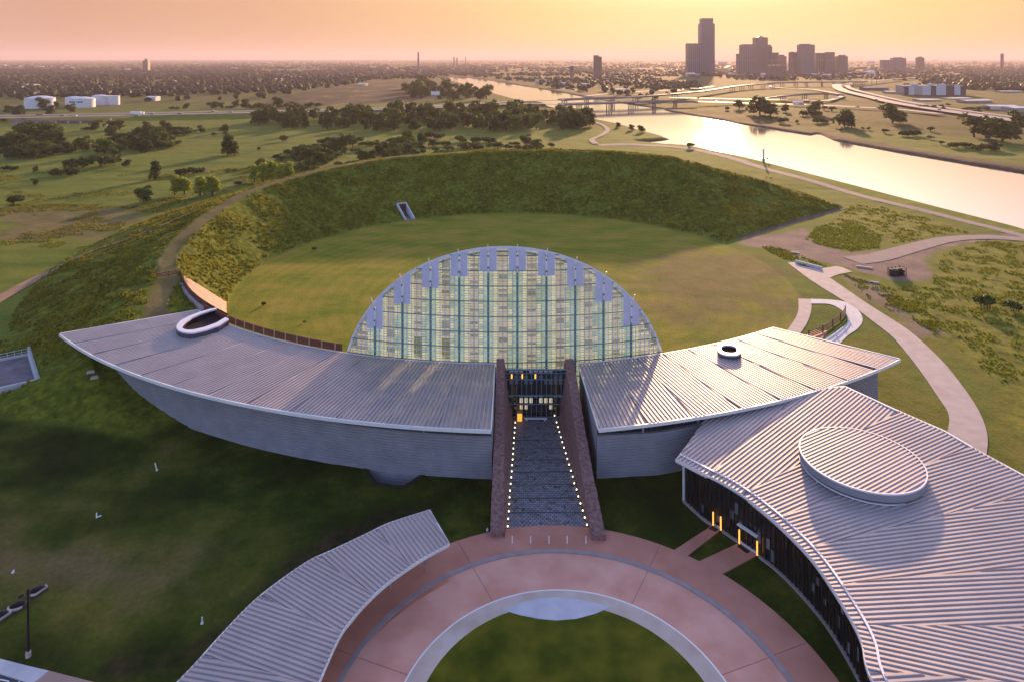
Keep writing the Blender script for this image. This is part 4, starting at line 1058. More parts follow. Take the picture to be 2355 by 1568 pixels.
mb = MB(); bb = resample([(60.5, 125.3), (65, 118.3), (69.3, 111.2), (71.3, 105), (74.2, 97), (78.2, 84), (80.6, 66)], 30)
mb.strip([(*p, -.2) for p in bb], [(*p, 7.6) for p in bb]); RP(mb, 'rear_wall', M['siding'])
# door canopy and threshold
mb = MB(); a = at(1700, 1200, 3.0); b = at(1745, 1230, 3.0); mb.beam((a[0]-.3, a[1]-.3, 3.0), (b[0]-.3, b[1]-.3, 3.0), .5, .16); RP(mb, 'door_canopy', M['trim'])
for p, q in (((1704,1247),(1740,1272)), ((1646,1206),(1660,1216))):
    mb = MB(); a = at(*p); b = at(*q); mb.beam((a[0]-.1, a[1]-.2, .25), (b[0]-.1, b[1]-.2, .25), .3, .2); RP(mb, 'door_threshold', M['rim'])
for i, (x, y) in enumerate(((1642,1212),(1659.5,1223),(1702,1254),(1743,1281))):
    p = at(x, y-2)
    t = thing('bollard_light', 'upright amber light post beside the restaurant doors', 'light', (p[0]-.2, p[1]-.25, 0), group='amber lights at the restaurant doors')
    t['label'] = ['amber light post at the outer side of the narrow red walk', 'amber light post at the inner side of the narrow red walk',
                  'amber light post at the gallery side of the wide red walk', 'amber light post at the far end of the pale threshold of the wide walk'][i]
    mb = MB(); mb.box((0, 0, 1.35), (.17, .17, 2.0)); mb.build('glowing_tube', M['amber'], t)
    mb = MB(); mb.tube((0, 0, 0), (0, 0, .36), .14, .14); mb.build('base', M['black'], t)
# drum on the roof
DC = at(1980, 1054, 9.5)[:2]; DR = 8.65
t = thing('roof_drum', 'round metal lantern drum with ribbed cap on the restaurant roof', 'roof drum', (DC[0], DC[1], 7.95))
circ = [(DR*math.cos(2*math.pi*i/72), DR*math.sin(2*math.pi*i/72)) for i in range(72)]
mb = MB(); mb.prism(circ, .50, 1.55); cap = mb.build('cap', M['siding'], t)
mb = MB(); ribs(mb, [(x*.985, y*.985) for x, y in circ], (0.86, 0.50), 0.62, lambda x, y: 1.55, .11); mb.build('ribbed_sheet', M['roof'], cap)
mb = MB(); mb.strip([(x*1.003, y*1.003, 1.72) for x, y in circ], [(x*.98, y*.98, 1.72) for x, y in circ], 0, True); mb.strip([(x*1.003, y*1.003, 1.5) for x, y in circ], [(x*1.003, y*1.003, 1.72) for x, y in circ], 0, True); mb.build('edge_trim', M['rim'], cap)
mb = MB(); c2 = [(x*.97, y*.97) for x, y in circ]; mb.prism(c2, .22, .50); mb.build('window', M['dark_glass'], t)
c3 = [(x*1.0, y*1.0) for x, y in circ]
mb = MB(); mb.prism(c3, .08, .22); mb.build('lower_ring', M['rim'], t)
mb = MB(); mb.prism([(x*.93, y*.93) for x, y in circ], -.9, .08); mb.build('base', M['siding'], t)
for a in (200, 236, 262, 290):
    mb = MB(); mb.tube((DR*.98*math.cos(R(a)), DR*.98*math.sin(R(a)), .1), (DR*.98*math.cos(R(a)), DR*.98*math.sin(R(a)), -.45), .08); mb.build('bracket', M['rim'], t)

# ------------------------------------------------------------------ curved canopy by the plaza
cz = 5.0
CI = [at(*p, cz)[:2] for p in ((1033,1251.5),(979,1281),(923,1318),(886,1346),(846,1383),(811,1423),(779,1468.5),(735,1568))]+[(-20.5, 66), (-21, 58)]
CO = [at(*p, cz)[:2] for p in ((988,1174),(898,1202.5),(842,1229),(765,1265.5),(700,1297),(595,1374),(518,1451),(455,1521),(410,1568))]+[(-37, 66), (-39, 58)]
CI = [tuple(p) for p in resample(catmull(CI, 8), 81)]; CO = [tuple(p) for p in resample(catmull(CO, 8), 81)]
can = thing('canopy_pavilion', 'open arcade with a curved ribbed metal roof beside the red plaza', 'canopy', (CI[0][0], CI[0][1], 0)); cb = Vector((CI[0][0], CI[0][1], 0))
def CP(mb, n, m, par=can): mb.v = [(v[0]-cb.x, v[1]-cb.y, v[2]) for v in mb.v]; return mb.build(n, m, par)
mb = MB(); mb.slab([(*p, cz-.02) for p in CO], [(*p, cz-.02) for p in CI], .3); croof = CP(mb, 'roof', M['roof_flat'])
mb = MB()
cuts = [0, 13, 26, 39, 53, 67, 80]
for a, b in zip(cuts[:-1], cuts[1:]):
    o_, i_ = CO[a:b+1], CI[a:b+1]; k = (b-a)//2
    ribs(mb, o_+i_[::-1], (i_[k][0]-o_[k][0], i_[k][1]-o_[k][1]), .60, lambda x, y: cz, .12, tilt=.12)
CP(mb, 'ribbed_sheet', M['roof'], croof)
mb = MB()
for row in (CO, CI):
    for a, b in zip(row[:-1], row[1:]): mb.beam((*a, cz-.02), (*b, cz-.02), .14, .36)
mb.beam((*CO[0], cz), (*CI[0], cz), .16, .4)
CP(mb, 'fascia', M['trim'], croof)
for k in range(4, 80, 10):
    for f in (.18, .55):
        p = np.array(CO[k])*(1-f)+np.array(CI[k])*f; mb = MB(); mb.tube((p[0], p[1], 0), (p[0], p[1], cz-.3), .16); CP(mb, 'column', M['curb'])
flat_patch('arcade_pavement', [tuple(np.array(o)*.9+np.array(i)*.1) for o, i in zip(CO, CI)]+CI[::-1], M['plaza_red2'], .07)

# ------------------------------------------------------------------ service yard, lamp, planters, markers
yc = [at(*p) for p in ((-160,846,2.2),(66,800,2.2),(89,874,2.2),(-160,930,2.2))]
t = thing('service_yard', 'sunken concrete service yard with pale walls and railing beside the gallery', 'yard wall', (yc[1][0], yc[1][1], 0)); b0 = Vector((yc[1][0], yc[1][1], 0))
L_ = [(p[0]-b0.x, p[1]-b0.y) for p in yc]
mb = MB(); mb.add([(*p, .55) for p in L_], [(3, 2, 1, 0)]); mb.build('floor', mat('yard_floor', (.17, .14, .16), .8, var=.3, vscale=.5), t)
for i, j in ((1, 2), (2, 3), (0, 1)):
    mb = MB(); hh = 2.9 if (i, j) != (0, 1) else 1.4
    mb.beam((*L_[i], hh/2-.35), (*L_[j], hh/2-.35), .5, hh); mb.build('yard_wall', M['concrete_blue'], t)
mb = MB()
for z in (1.5, 2.1): mb.beam((*L_[0], z), (*L_[1], z), .06, .06)
for f in np.linspace(0, 1, 14): p = np.array(L_[0])*(1-f)+np.array(L_[1])*f; mb.box((p[0], p[1], 1.6), (.06, .06, 1.2))
mb.build('railing', M['rim'], t)
lp = at(65, 1509)
t = thing('lamp_post', 'tall black lamp post with one curved arm beside the car park walk', 'street lamp', lp)
mb = MB(); mb.tube((0, 0, 0), (0, 0, .6), .30, .29, 12); mb.build('base', M['concrete'], t)
mb = MB(); mb.tube((0, 0, .7), (0, 0, 7.75), .18, .12, 10); mb.tube((0, 0, 7.6), (0, 0, 7.95), .15, .13, 10); mb.build('pole', M['black'], t)
mb = MB(); q = catmull([(0, 0, 7.6), (-.25, 0, 7.45), (-.5, -.1, 7.35)], 4)
for a, b in zip(q[:-1], q[1:]): mb.tube(a, b, .06)
mb.build('arm', M['black'], t)
mb = MB(); mb.tube((-.4, -.08, 7.38), (-.9, -.2, 7.18), .15, .19, 10); mb.tube((-.9, -.2, 7.18), (-1.0, -.22, 7.1), .19, .1, 10); mb.build('lamp_head', M['black'], t)
pl_l = ['dark oval sunken planter ring beside the lamp post', 'dark curved planter edged with pale stone behind the lamp post', 'dark planter with pale slanted edge at the border of the lawn']
for k, (x, y, wx, wy, cut) in enumerate(((40, 1399, .95, .85, 0), (86, 1364, 1.0, .9, 1), (-8, 1428, 1.3, 1.3, 1))):
    p = gat(x, y); t = thing('planter_ring', pl_l[k], 'planter', (p[0], p[1], p[2]))
    el_ = [(wx*math.cos(a)+.35*wy*math.sin(a), wy*math.sin(a)) for a in np.linspace(0, 2*math.pi, 40, endpoint=False)]
    if cut: el_ = [(min(a, wx*.62+b*.45), b) for a, b in el_]
    inn = [(a*.78, b*.78) for a, b in el_]
    mb = MB(); mb.strip([(*q, .5) for q in el_], [(*q, .5) for q in inn], 0, True); mb.strip([(*q, -.2) for q in el_], [(*q, .42) for q in el_], 0, True)
    mb.strip([(*q, .5) for q in inn], [(*q, .0) for q in inn], 0, True); mb.build('ring_wall', mat('planter_stone', (.06, .045, .045), .8), t)
    mb = MB(); h = [i for i in range(40) if (22 <= i <= 38)] if not cut else ([i for i in range(40) if i >= 30]+list(range(0, 10)))
    mb.strip([(el_[i][0]*1.02, el_[i][1]*1.02, .53) for i in h], [(inn[i][0]*1.05, inn[i][1]*1.05, .53) for i in h]); mb.strip([(el_[i][0]*1.02, el_[i][1]*1.02, .3) for i in h], [(el_[i][0]*1.02, el_[i][1]*1.02, .53) for i in h]); mb.build('pale_edge', M['concrete'], t)
    mb = MB(); mb.add([(*q, .05) for q in inn], [list(range(40))]); mb.build('soil', M['dark'], t)
def marker(x, y, h, label, lean=0.0, boot=False):
    p = gat(x, y); t = thing('marker_post', label, 'marker post', p, group='white utility pipes on the dark lawn')
    mb = MB(); mb.tube((0, 0, 0), (lean, 0, h), .10, .10); mb.build('pipe', M['paint'], t)
    if boot: mb = MB(); mb.tube((0, 0, .1), (.7, 0, .35), .10, .10); mb.build('elbow', M['paint'], t)
    else: mb = MB(); mb.tube((-.02, 0, 0), (.0, 0, .16), .2, .16); mb.build('collar', M['paint'], t)
marker(361, 1081, 1.3, 'leaning white utility pipe on the dark lawn nearest the gallery wall', -.35)
marker(222, 1190, .75, 'short white elbow pipe alone in the open dark lawn', 0, True)
marker(465, 1433, .8, 'short white pipe in the lawn near the ribbed canopy roof', 0)
marker(30, 1316, .35, 'low white pipe stub on the dry patch of lawn above the planters', .1)
marker(1121, 1219, .35, 'low white pipe cap beside the foot of the stone wall', 0)
for k, (x, y) in enumerate(((208, 857), (217, 870))):
    p = gat(x, y); mb = MB(); mb.box((0, 0, .25), (1.5, .6, .5), .5, 0, .8); o = mb.build('pale_boulder', M['concrete']); o.location = p
    tag(o, ['pale flat stone at the far end of the long gallery wall', 'pale rounded stone just below the flat one at the gallery wall'][k], 'stone')
# car park corner
flat_patch('car_park_sidewalk', px_poly([(-200,1440),(0,1516),(66,1533),(112,1543.5),(75,1574),(0,1550),(-200,1492)]), M['concrete_blue'], .14)
flat_patch('car_park_sidewalk', px_poly([(112,1543.5),(213,1569),(300,1592),(290,1640),(150,1610),(75,1574)]), mat('tan_concrete', (.38, .25, .20), .85, var=.12, vscale=.4), .135)
flat_patch('car_park_asphalt', px_poly([(-200,1492),(0,1551),(75,1575),(150,1612),(150,1700),(-200,1700)]), M['asphalt'], .02)
mb = MB()
for p, q in (((0,1551),(-8,1549)), ((42,1568),(58,1558)), ((0,1562),(20,1566)), ((20,1566),(14,1580))):
    a = at(*p); b = at(*q); mb.beam((a[0], a[1], .035), (b[0], b[1], .035), .14, .012)
tag(mb.build('car_park_markings', M['paint']), kind='structure')

# ------------------------------------------------------------------ east lawn: boardwalk fence, crate, slabs
fa_ = [pxy(*p) for p in ((1860,777),(1890,766),(1918,748),(1937,731),(1944,720))]; fpts = resample(catmull(fa_, 6), 17)
t = thing('garden_fence', 'brown wooden fence curving beside the pale blue loop walk', 'fence', (*fpts[8], 0)); b0 = fpts[8]
for i in range(0, 17, 4):
    mb = MB(); p = fpts[i]-b0; mb.box((p[0], p[1], 1.0), (.22, .22, 2.0)); mb.build('post', M['wood'], t)
mb = MB()
for z in (.35, .75, 1.15, 1.55):
    for a, b in zip(fpts[:-1], fpts[1:]): mb.beam((*(a-b0), z), (*(b-b0), z), .06, .26)
mb.build('rail', M['wood'], t)
flat_patch('garden_pavement', px_poly([(1870,759),(1898,760),(1905,763),(1880,790),(1850,775)]), M['plaza_red2'], .08)
cp = at(2063, 633); t = thing('equipment_crate', 'black open frame equipment crate standing on the bare ground by the gravel road', 'crate', (cp[0], cp[1], 0), R(20))
mb = MB()
for x in (-2.5, -.8, .8, 2.5):
    for y in (-1.2, 1.2): mb.box((x, y, 1.25), (.18, .18, 2.5))
for z in (.15, 1.3, 2.45):
    for y in (-1.2, 1.2): mb.box((0, y, z), (5.1, .16, .16))
    for x in (-2.5, 2.5): mb.box((x, 0, z), (.16, 2.4, .16))
mb.build('frame', M['black'], t)
mb = MB(); mb.box((-1.2, 0, 1.05), (2.0, 2.1, 1.9)); mb.box((1.2, 0, .95), (1.9, 2.0, 1.7)); mb.build('machine_body', mat('dark_machine', (.02, .018, .017), .6), t)
mb = MB(); mb.box((-.9, .2, 2.1), (.9, .7, .3)); mb.box((1.1, -.2, 1.95), (.6, .8, .25)); mb.build('machine_cover', M['vis_panel'], t)
for k, (x, y, lx) in enumerate(((1830, 583, 2.6), (2012, 651, 2.4), (1988, 616, 5))):
    p = at(x, y); mb = MB(); mb.box((0, 0, .2), (lx, .8, .4), -.5, 0, .95); o = mb.build('concrete_slab_cover', M['concrete']); o.location = (p[0], p[1], .0)
    tag(o, ['small white concrete cover beside the dirt by the apron head', 'small white concrete cover in the grass below the apron', 'long pale concrete slab lying beside the black crate'][k], 'cover')
# stone-framed passage in the mound
th_ = math.atan2(.853, -.522); p0 = np.array([LC[0]-.522*86, LC[1]+.853*86]); dr = np.array([-.522, .853]); tn = np.array([-.853, -.522])
t = thing('mound_passage', 'slanted concrete framed passage cut into the grassy mound', 'passage', (p0[0], p0[1], 0))
for s in (-1, 1):
    mb = MB(); a = tn*s*2.0; n0 = a; n1 = a+dr*10.0
    mb.add([(*(n0-tn*.25), 0), (*(n0+tn*.25), 0), (*(n1+tn*.25), 0), (*(n1-tn*.25), 0), (*(n0-tn*.25), .8), (*(n0+tn*.25), .8), (*(n1+tn*.25), 5.9), (*(n1-tn*.25), 5.9)],
           [(0, 1, 2, 3), (4, 7, 6, 5), (0, 4, 5, 1), (1, 5, 6, 2), (2, 6, 7, 3), (3, 7, 4, 0)]); mb.build('cheek_wall', M['concrete_blue'], t)
mb = MB(); a, b = -tn*2.0+dr*9.7, tn*2.0+dr*9.7; mb.beam((*a, 5.6), (*b, 5.6), .5, .5); mb.build('lintel', M['concrete_blue'], t)
mb = MB(); a, b = -tn*1.8+dr*8.6, tn*1.8+dr*8.6; mb.add([(*a, 0), (*b, 0), (*b, 5.4), (*a, 5.4)], [(0, 1, 2, 3)]); mb.build('opening_shade', M['dark'], t)  # dark sheet painted for the shade inside the passage
mb = MB(); mb.add([(*(-tn*1.8), .1), (*(tn*1.8), .1), (*(tn*1.8+dr*8.6), .12), (*(-tn*1.8+dr*8.6), .12)], [(0, 1, 2, 3)]); mb.build('floor', M['soffit'], t)
# camera tower on the river bank
p = at(1756, 374); t = thing('finish_tower', 'slim pale tower with a small platform on the river bank', 'tower', p)
mb = MB(); mb.box((0, 0, 4.6), (.9, .9, 8.4)); mb.box((0, 0, 8.9), (.6, .6, .5)); mb.build('mast', M['white_tank'], t)
mb = MB(); mb.box((0, 0, 1.1), (1.3, 1.3, 2.4)); mb.build('base', M['steel_blue'], t)
mb = MB(); mb.box((1.6, 0, 2.3), (2.4, 1.4, .3)); mb.box((2.6, 0, 2.9), (.9, 1.2, 1.0)); mb.build('platform', M['steel_blue'], t)

# ------------------------------------------------------------------ trees
def make_crown(lobes, n, size, seed):
    """leaf sprays scattered through the lobes (centre, radius, squash), denser near the outside"""
    g = np.random.default_rng(seed); mb = MB()
    wts = np.array([l[1]**2 for l in lobes]); wts /= wts.sum()
    for i in range(n):
        c, r, sq = lobes[g.choice(len(lobes), p=wts)]
        d = g.normal(size=3); d /= np.linalg.norm(d)
        if d[2] < -0.45: d[2] *= -0.6
        q = r*(0.55+0.5*g.random()**0.6); p = np.array(c)+d*q*np.array([1, 1, sq])
        if p[2] < 0.02: p[2] = 0.02+g.random()*.05
        nn = d*0.8+g.normal(size=3)*0.6; nn /= np.linalg.norm(nn); a = np.cross(nn, [0.3, 0.2, 1]); a /= np.linalg.norm(a)+1e-9; b = np.cross(nn, a)
        s = size*(0.6+0.8*g.random())
        k = g.random(5)*.6+.7
        mb.add([p+a*s*k[0], p+b*s*.7*k[1]+a*s*.2, p-a*s*k[2]+nn*s*.2, p-b*s*.8*k[3]], [(0, 1, 2, 3)])
    return mb
def lobes_of(kind, seed):
    g = np.random.default_rng(seed); L = []
    if kind == 'round':      # unit height 1
        for i in range(9):
            a = g.random()*6.28; q = g.random()**.5*.26; z = .12+.66*g.random(); L.append(((q*math.cos(a), q*math.sin(a), z), .15+.12*g.random(), .95))
        L.append(((0, 0, .42), .30, 1.15))
    elif kind == 'tall':
        for i in range(10):
            a = g.random()*6.28; z = .13+.72*g.random(); q = g.random()*.24*(1.15-z); L.append(((q*math.cos(a), q*math.sin(a), z), .12+.10*(1-z), 1.1))
    elif kind == 'open':
        for i in range(9):
            a = i*.7+g.random(); q = .08+.22*g.random(); z = .20+.62*g.random(); L.append(((q*math.cos(a), q*math.sin(a), z), .12+.08*g.random(), 1.0))
    elif kind == 'wide':     # thicket, width about 2.4 heights
        for i in range(14):
            x = (g.random()-.5)*2.1; y = (g.random()-.5)*.8; h = (.34+.34*g.random())*(1-.35*abs(x)); L.append(((x, y, h*.75), .24+.14*g.random(), .85))
    elif kind == 'bush':
        for i in range(6):
            a = g.random()*6.28; q = g.random()*.4; L.append(((q*math.cos(a), q*math.sin(a), .38+.16*g.random()), .26+.14*g.random(), .85))
    return L
def tree_proto(name, kind, leaf, n, size, seed, trunk=True):
    root = bpy.data.objects.new(name, None); COL.objects.link(root)
    if trunk:
        mb = MB(); g = np.random.default_rng(seed+5)
        mb.tube((0, 0, -.02), (.01, 0, .42), .030, .018, 7)
        for i in range(5):
            a = i*1.3+g.random(); z = .25+.06*i; e = (.17*math.cos(a), .17*math.sin(a), z+.22); mb.tube((.005, 0, z), e, .014, .005, 5)
        mb.build('trunk', M['trunk'], root)
    else:
        mb = MB(); g = np.random.default_rng(seed+5)
        for i in range(7):
            x = (g.random()-.5)*(1.6 if kind == 'wide' else .5); mb.tube((x*.8, (g.random()-.5)*.3, -.02), (x, (g.random()-.5)*.3, .45), .025, .008, 5)
        mb.build('stems', M['trunk'], root)
    make_crown(lobes_of(kind, seed), n, size, seed+1).build('crown', leaf, root)
    return root
PROTO = {
 'round': [tree_proto('broadleaf_tree', 'round', M['leaf_dark'], 900, .050, 10+i) for i in range(3)],
 'tall': [tree_proto('slender_tree', 'tall', M['leaf_dark'], 700, .045, 20+i) for i in range(2)],
 'open': [tree_proto('open_crowned_tree', 'open', M['leaf_dark'], 620, .045, 30+i) for i in range(2)],
 'mid': [tree_proto('green_tree', 'round', M['leaf_mid'], 900, .050, 40+i) for i in range(3)],
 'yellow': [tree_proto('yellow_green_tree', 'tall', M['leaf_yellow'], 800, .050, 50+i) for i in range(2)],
 'wide': [tree_proto('thicket', 'wide', M['leaf_dark'], 1300, .080, 60+i, False) for i in range(3)],
 'widemid': [tree_proto('thicket', 'wide', M['leaf_mid'], 1300, .080, 66+i, False) for i in range(2)],
 'bush': [tree_proto('bush', 'bush', M['leaf_dark'], 420, .090, 70+i, False) for i in range(2)],
 'bushmid': [tree_proto('bush', 'bush', M['leaf_mid'], 420, .090, 76+i, False) for i in range(2)],
}
used = set(); trng = random.Random(5)
def plant(kind, x, y, hpx, label, cat='tree', group=None, wx=1.0):
    """x, y: where its foot shows in the photo view; hpx: its height there"""
    p = gat(x, y); hm = hpx*p[1]/F
    pr = trng.choice(PROTO[kind]); o = pr if pr.name not in used else copy_tree(pr); used.add(pr.name)
    o.location = (p[0], p[1], p[2]-.02*hm); s = hm/0.93 if kind not in ('bush', 'bushmid', 'wide', 'widemid') else hm/0.85
    o.scale = (s*wx, s*min(wx, 1.2), s); o.rotation_euler = (0, 0, trng.random()*6.28 if kind not in ('wide', 'widemid') else trng.choice((0, math.pi))+trng.uniform(-.2, .2))
    tag(o, label, cat, group)
    return o
for a in (('bush', 30, 474, 26, 'dark bush at the border of the field beside the brown patch', 'bush', 1.5),
          ('round', 81, 426, 16, 'tiny round dark tree alone on the pale meadow', 'tree', 1.0), ('round', 82, 397, 15, 'tiny dark tree just beyond the lone meadow tree', 'tree', 1.0),
          ('wide', 147, 405, 24, 'low dark thicket with a raised middle on the open meadow', 'thicket', 1.0), ('wide', 205, 384, 34, 'broad dark hedge like thicket in the middle of the meadow', 'thicket', 1.15),
          ('round', 292, 384, 18, 'small dark tree between the broad thicket and the tall meadow tree', 'tree', 1.2), ('tall', 357, 414, 44, 'tall dark tree with irregular crown standing alone in the meadow', 'tree', 1.3),
          ('wide', 432, 401, 20, 'low dark hedge in front of the pair of yellow green trees', 'thicket', 1.1), ('mid', 329, 465, 40, 'dense green tree close to the crest path of the mound', 'tree', 1.1),
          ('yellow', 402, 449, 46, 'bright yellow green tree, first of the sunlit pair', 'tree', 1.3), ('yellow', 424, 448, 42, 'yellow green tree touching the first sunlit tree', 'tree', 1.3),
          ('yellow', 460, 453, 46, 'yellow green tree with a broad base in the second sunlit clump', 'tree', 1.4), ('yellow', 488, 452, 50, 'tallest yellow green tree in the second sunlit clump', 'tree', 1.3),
          ('tall', 524, 358, 46, 'tall dark tree at the middle of the open meadow strip', 'tree', 1.5), ('tall', 540, 358, 32, 'shorter dark tree touching the tall meadow strip tree', 'tree', 1.4),
          ('bush', 653, 327, 17, 'small dark bush alone on the strip below the woods', 'bush', 1.1), ('bush', 595, 347, 10, 'very small tree with thin stem on the meadow strip', 'bush', .8),
          ('bushmid', 525, 398, 10, 'tiny low bush on the meadow beside the yellow clump', 'bush', 1.6), ('bush', 545, 427, 12, 'small dark bush below the long yellow green clump', 'bush', 1.3),
          ('bush', 705, 398, 20, 'rounded dark bush near the crest of the mound', 'bush', 1.0), ('bushmid', 540, 395, 7, 'tiny bush in pale grass by the tracks', 'bush', 1.4),
          ('wide', 22, 392, 14, 'low dark bush strip at the field border', 'thicket', .9),
          ): plant(a[0], a[1], a[2], a[3], a[4], a[5], None, a[6])
for x, h in ((585, 40), (605, 44), (625, 50), (645, 46), (663, 46)):
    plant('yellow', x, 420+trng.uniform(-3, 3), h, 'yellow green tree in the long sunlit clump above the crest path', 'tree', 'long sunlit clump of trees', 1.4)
def scatter(poly, n, kinds, h0, h1, label, cat, group, mind=7, w0=.95, w1=1.3):
    xs = [p[0] for p in poly]; ys = [p[1] for p in poly]; got = []; k = 0
    while len(got) < n and k < 5000:
        k += 1; x = trng.uniform(min(xs), max(xs)); y = trng.uniform(min(ys), max(ys))
        if not in_poly(np.array([x]), np.array([y]), poly)[0]: continue
        if any(abs(x-a) < mind and abs(y-b) < mind*.4 for a, b in got): continue
        got.append((x, y))
    for x, y in sorted(got, key=lambda q: q[1]):
        kd = trng.choice(kinds); f = .55 if kd.startswith('wide') else (.5 if kd.startswith('bush') else 1)
        plant(kd, x, y, trng.uniform(h0, h1)*f, label, cat, group, trng.uniform(w0, w1))
scatter([(565,292),(640,292),(700,300),(900,302),(1090,303),(1150,302),(1330,302),(1358,292),(1345,272),(1200,262),(1050,262),(850,268),(700,272),(600,278)], 128, ['round', 'round', 'mid', 'tall'], 24, 42,
        'dark tree in the belt of woods below the highway', 'tree', 'belt of woods below the highway', 9)
plant('round', 1330, 296, 46, 'large dark tree at the river end of the woods', 'tree', None, 1.3); plant('round', 1345, 284, 40, 'dark tree overhanging the river bank path', 'tree', None, 1.2)
scatter([(565,392),(640,366),(700,352),(760,338),(860,330),(1000,318),(1150,328),(1290,342),(1180,352),(1000,360),(860,376),(700,398),(600,415)], 92, ['widemid', 'mid', 'round', 'bush', 'wide', 'bushmid'], 18, 34,
        'green thicket in the scrub behind the mound', 'thicket', 'scrub behind the mound', 8)
scatter([(0,352),(0,318),(110,312),(150,340),(165,356),(60,372)], 34, ['round', 'mid', 'wide', 'tall'], 26, 46, 'dark tree in the wood at the field border', 'tree', 'wood at the field border', 9)
scatter([(160,345),(235,322),(300,312),(425,300),(435,318),(400,340),(330,352),(250,362)], 38, ['round', 'wide', 'mid', 'widemid'], 22, 40, 'dark tree in the thicket row across the meadow', 'tree', 'thicket row across the meadow', 9)
scatter([(180,300),(230,290),(420,300),(540,305),(520,318),(440,308),(300,303)], 16, ['bush', 'wide', 'round'], 14, 26, 'small dark tree in the rows below the embankment', 'tree', 'rows below the embankment', 13)
scatter([(640,352),(700,338),(820,320),(810,340),(740,355),(670,372)], 12, ['wide', 'round', 'wide'], 20, 34, 'dark thicket on the slope between meadow and scrub', 'thicket', 'thickets between meadow and scrub', 12)
scatter([(0,262),(40,250),(160,248),(180,262),(60,272)], 7, ['round', 'mid'], 16, 30, 'dark tree beside the storage tanks', 'tree', 'trees by the storage tanks', 14)
scatter([(390,252),(470,244),(600,246),(720,246),(800,244),(700,250),(540,252)], 14, ['round', 'wide'], 12, 30, 'dark tree on the far side of the highway', 'tree', 'trees beyond the highway', 14)
scatter([(915,222),(930,205),(1010,198),(1090,215),(1145,230),(1080,236),(960,232)], 26, ['round', 'tall', 'mid'], 18, 34, 'dark tree on the river island beyond the highway', 'tree', 'trees on the far river spit', 8)
for x, y, h in ((1422,294,12), (1452,300,14), (1475,305,17)):
    plant('round', x, y, h, {12: 'smallest bushy tree on the grassy spit', 14: 'middle bushy tree on the grassy spit', 17: 'largest bushy tree at the tip of the spit'}[h], 'tree', None, 1.2)
plant('bush', 1586, 341, 13, 'dark bush on the bank before the sun glare', 'bush', None, 1.4)
far_l = 'dark tree on the meadow across the river'
for k, x, y, h, w in (('tall',1700,252,25,1.3),('round',1747,264,42,1.5),('round',1772,268,30,1.4),('wide',1862,268,16,1),('round',1874,262,28,1.1),('round',1942,292,40,1.3),('tall',1958,294,26,1.3),('round',2052,284,40,1.4),('round',2070,284,26,1.2),
                    ('open',2240,316,50,1.3),('open',2268,318,46,1.3),('round',2305,326,54,1.4),('open',2345,305,46,1.3),('bush',1672,255,9,1),('round',1807,259,18,1),('bush',1772,277,8,1),('bush',1798,284,13,1.5),('bush',1833,284,7,1),
                    ('wide',1888,284,14,.8),('bush',1934,303,6,1),('bush',1985,299,6,1),('bush',1997,300,7,1),('bush',2034,307,10,1.3),('wide',2095,314,16,1),('bush',2139,303,11,1),('bush',2138,321,8,1.5),('bush',2164,333,8,1.2),
                    ('wide',2215,340,14,1.4),('wide',2262,346,16,1.3),('bush',2285,345,18,1.1),('bush',1912,256,10,1.2),('bush',1895,254,9,1.1)):
    plant(k, x, y, h*1.15, far_l, 'tree', 'trees on the meadow across the river', w)
scatter([(2105,246),(2180,244),(2290,254),(2290,262),(2180,256),(2105,254)], 10, ['wide', 'bush'], 14, 22, 'hedge bush beside the far highway', 'bush', 'hedge beside the far highway', 12)
plant('bush', 2268, 712, 34, 'dark bush standing up from the sunny weeds', 'bush', None, 1.0); plant('bush', 2335, 716, 24, 'low dark bush at the border beside the weeds', 'bush', None, 1.4)
for k, (x, y, w) in enumerate(((605, 703, 9), (722, 576, 8), (700, 742, 5))):
    plant('bush', x, y, w, ['small dark weed clump in the mown lawn near the gravel strip', 'small dark weed clump in the mown lawn below the mound', 'tiny dark weed tuft on the lawn close to the roof fence'][k], 'bush', None, 1.2)
for lst in PROTO.values():
    for pr in lst:
        if pr.name not in used:
            for ch in list(pr.children): bpy.data.objects.remove(ch)
            bpy.data.objects.remove(pr)

# tall grass and weeds: blade clumps over the mound and the rough fields (stuff)
def blades(name, pts, hgt, m, seed):
    g = np.random.default_rng(seed); n = len(pts); v = []; f = []
    pts = np.array(pts)
    for k in range(3):
        a = g.random(n)*6.28; w = hgt*(.35+.3*g.random(n)); h = hgt*(.5+.8*g.random(n)); ox = (g.random((n, 2))-.5)*hgt*1.2
        bx, by = pts[:, 0]+ox[:, 0], pts[:, 1]+ox[:, 1]; z = pts[:, 2]
        A = np.c_[bx-np.cos(a)*w, by-np.sin(a)*w, z-.1]; B = np.c_[bx+np.cos(a)*w, by+np.sin(a)*w, z-.1]
        C = np.c_[bx+np.cos(a)*w*.5+np.sin(a)*h*.35, by+np.sin(a)*w*.5-np.cos(a)*h*.35, z+h]; D = np.c_[bx-np.cos(a)*w*.7+np.sin(a)*h*.3, by-np.sin(a)*w*.7-np.cos(a)*h*.3, z+h*.85]
        v.append(np.stack([A, B, C, D], 1).reshape(-1, 3))
    v = np.concatenate(v).astype(np.float32); nq = len(v)//4
    me = bpy.data.meshes.new(name); me.vertices.add(len(v)); me.loops.add(nq*4); me.polygons.add(nq)
    me.vertices.foreach_set('co', v.ravel()); me.loops.foreach_set('vertex_index', np.arange(nq*4, dtype=np.int32)); me.polygons.foreach_set('loop_start', np.arange(nq, dtype=np.int32)*4)
    me.update(calc_edges=True); me.materials.append(m); o = bpy.data.objects.new(name, me); COL.objects.link(o); return tag(o, kind='stuff')
g = np.random.default_rng(99)
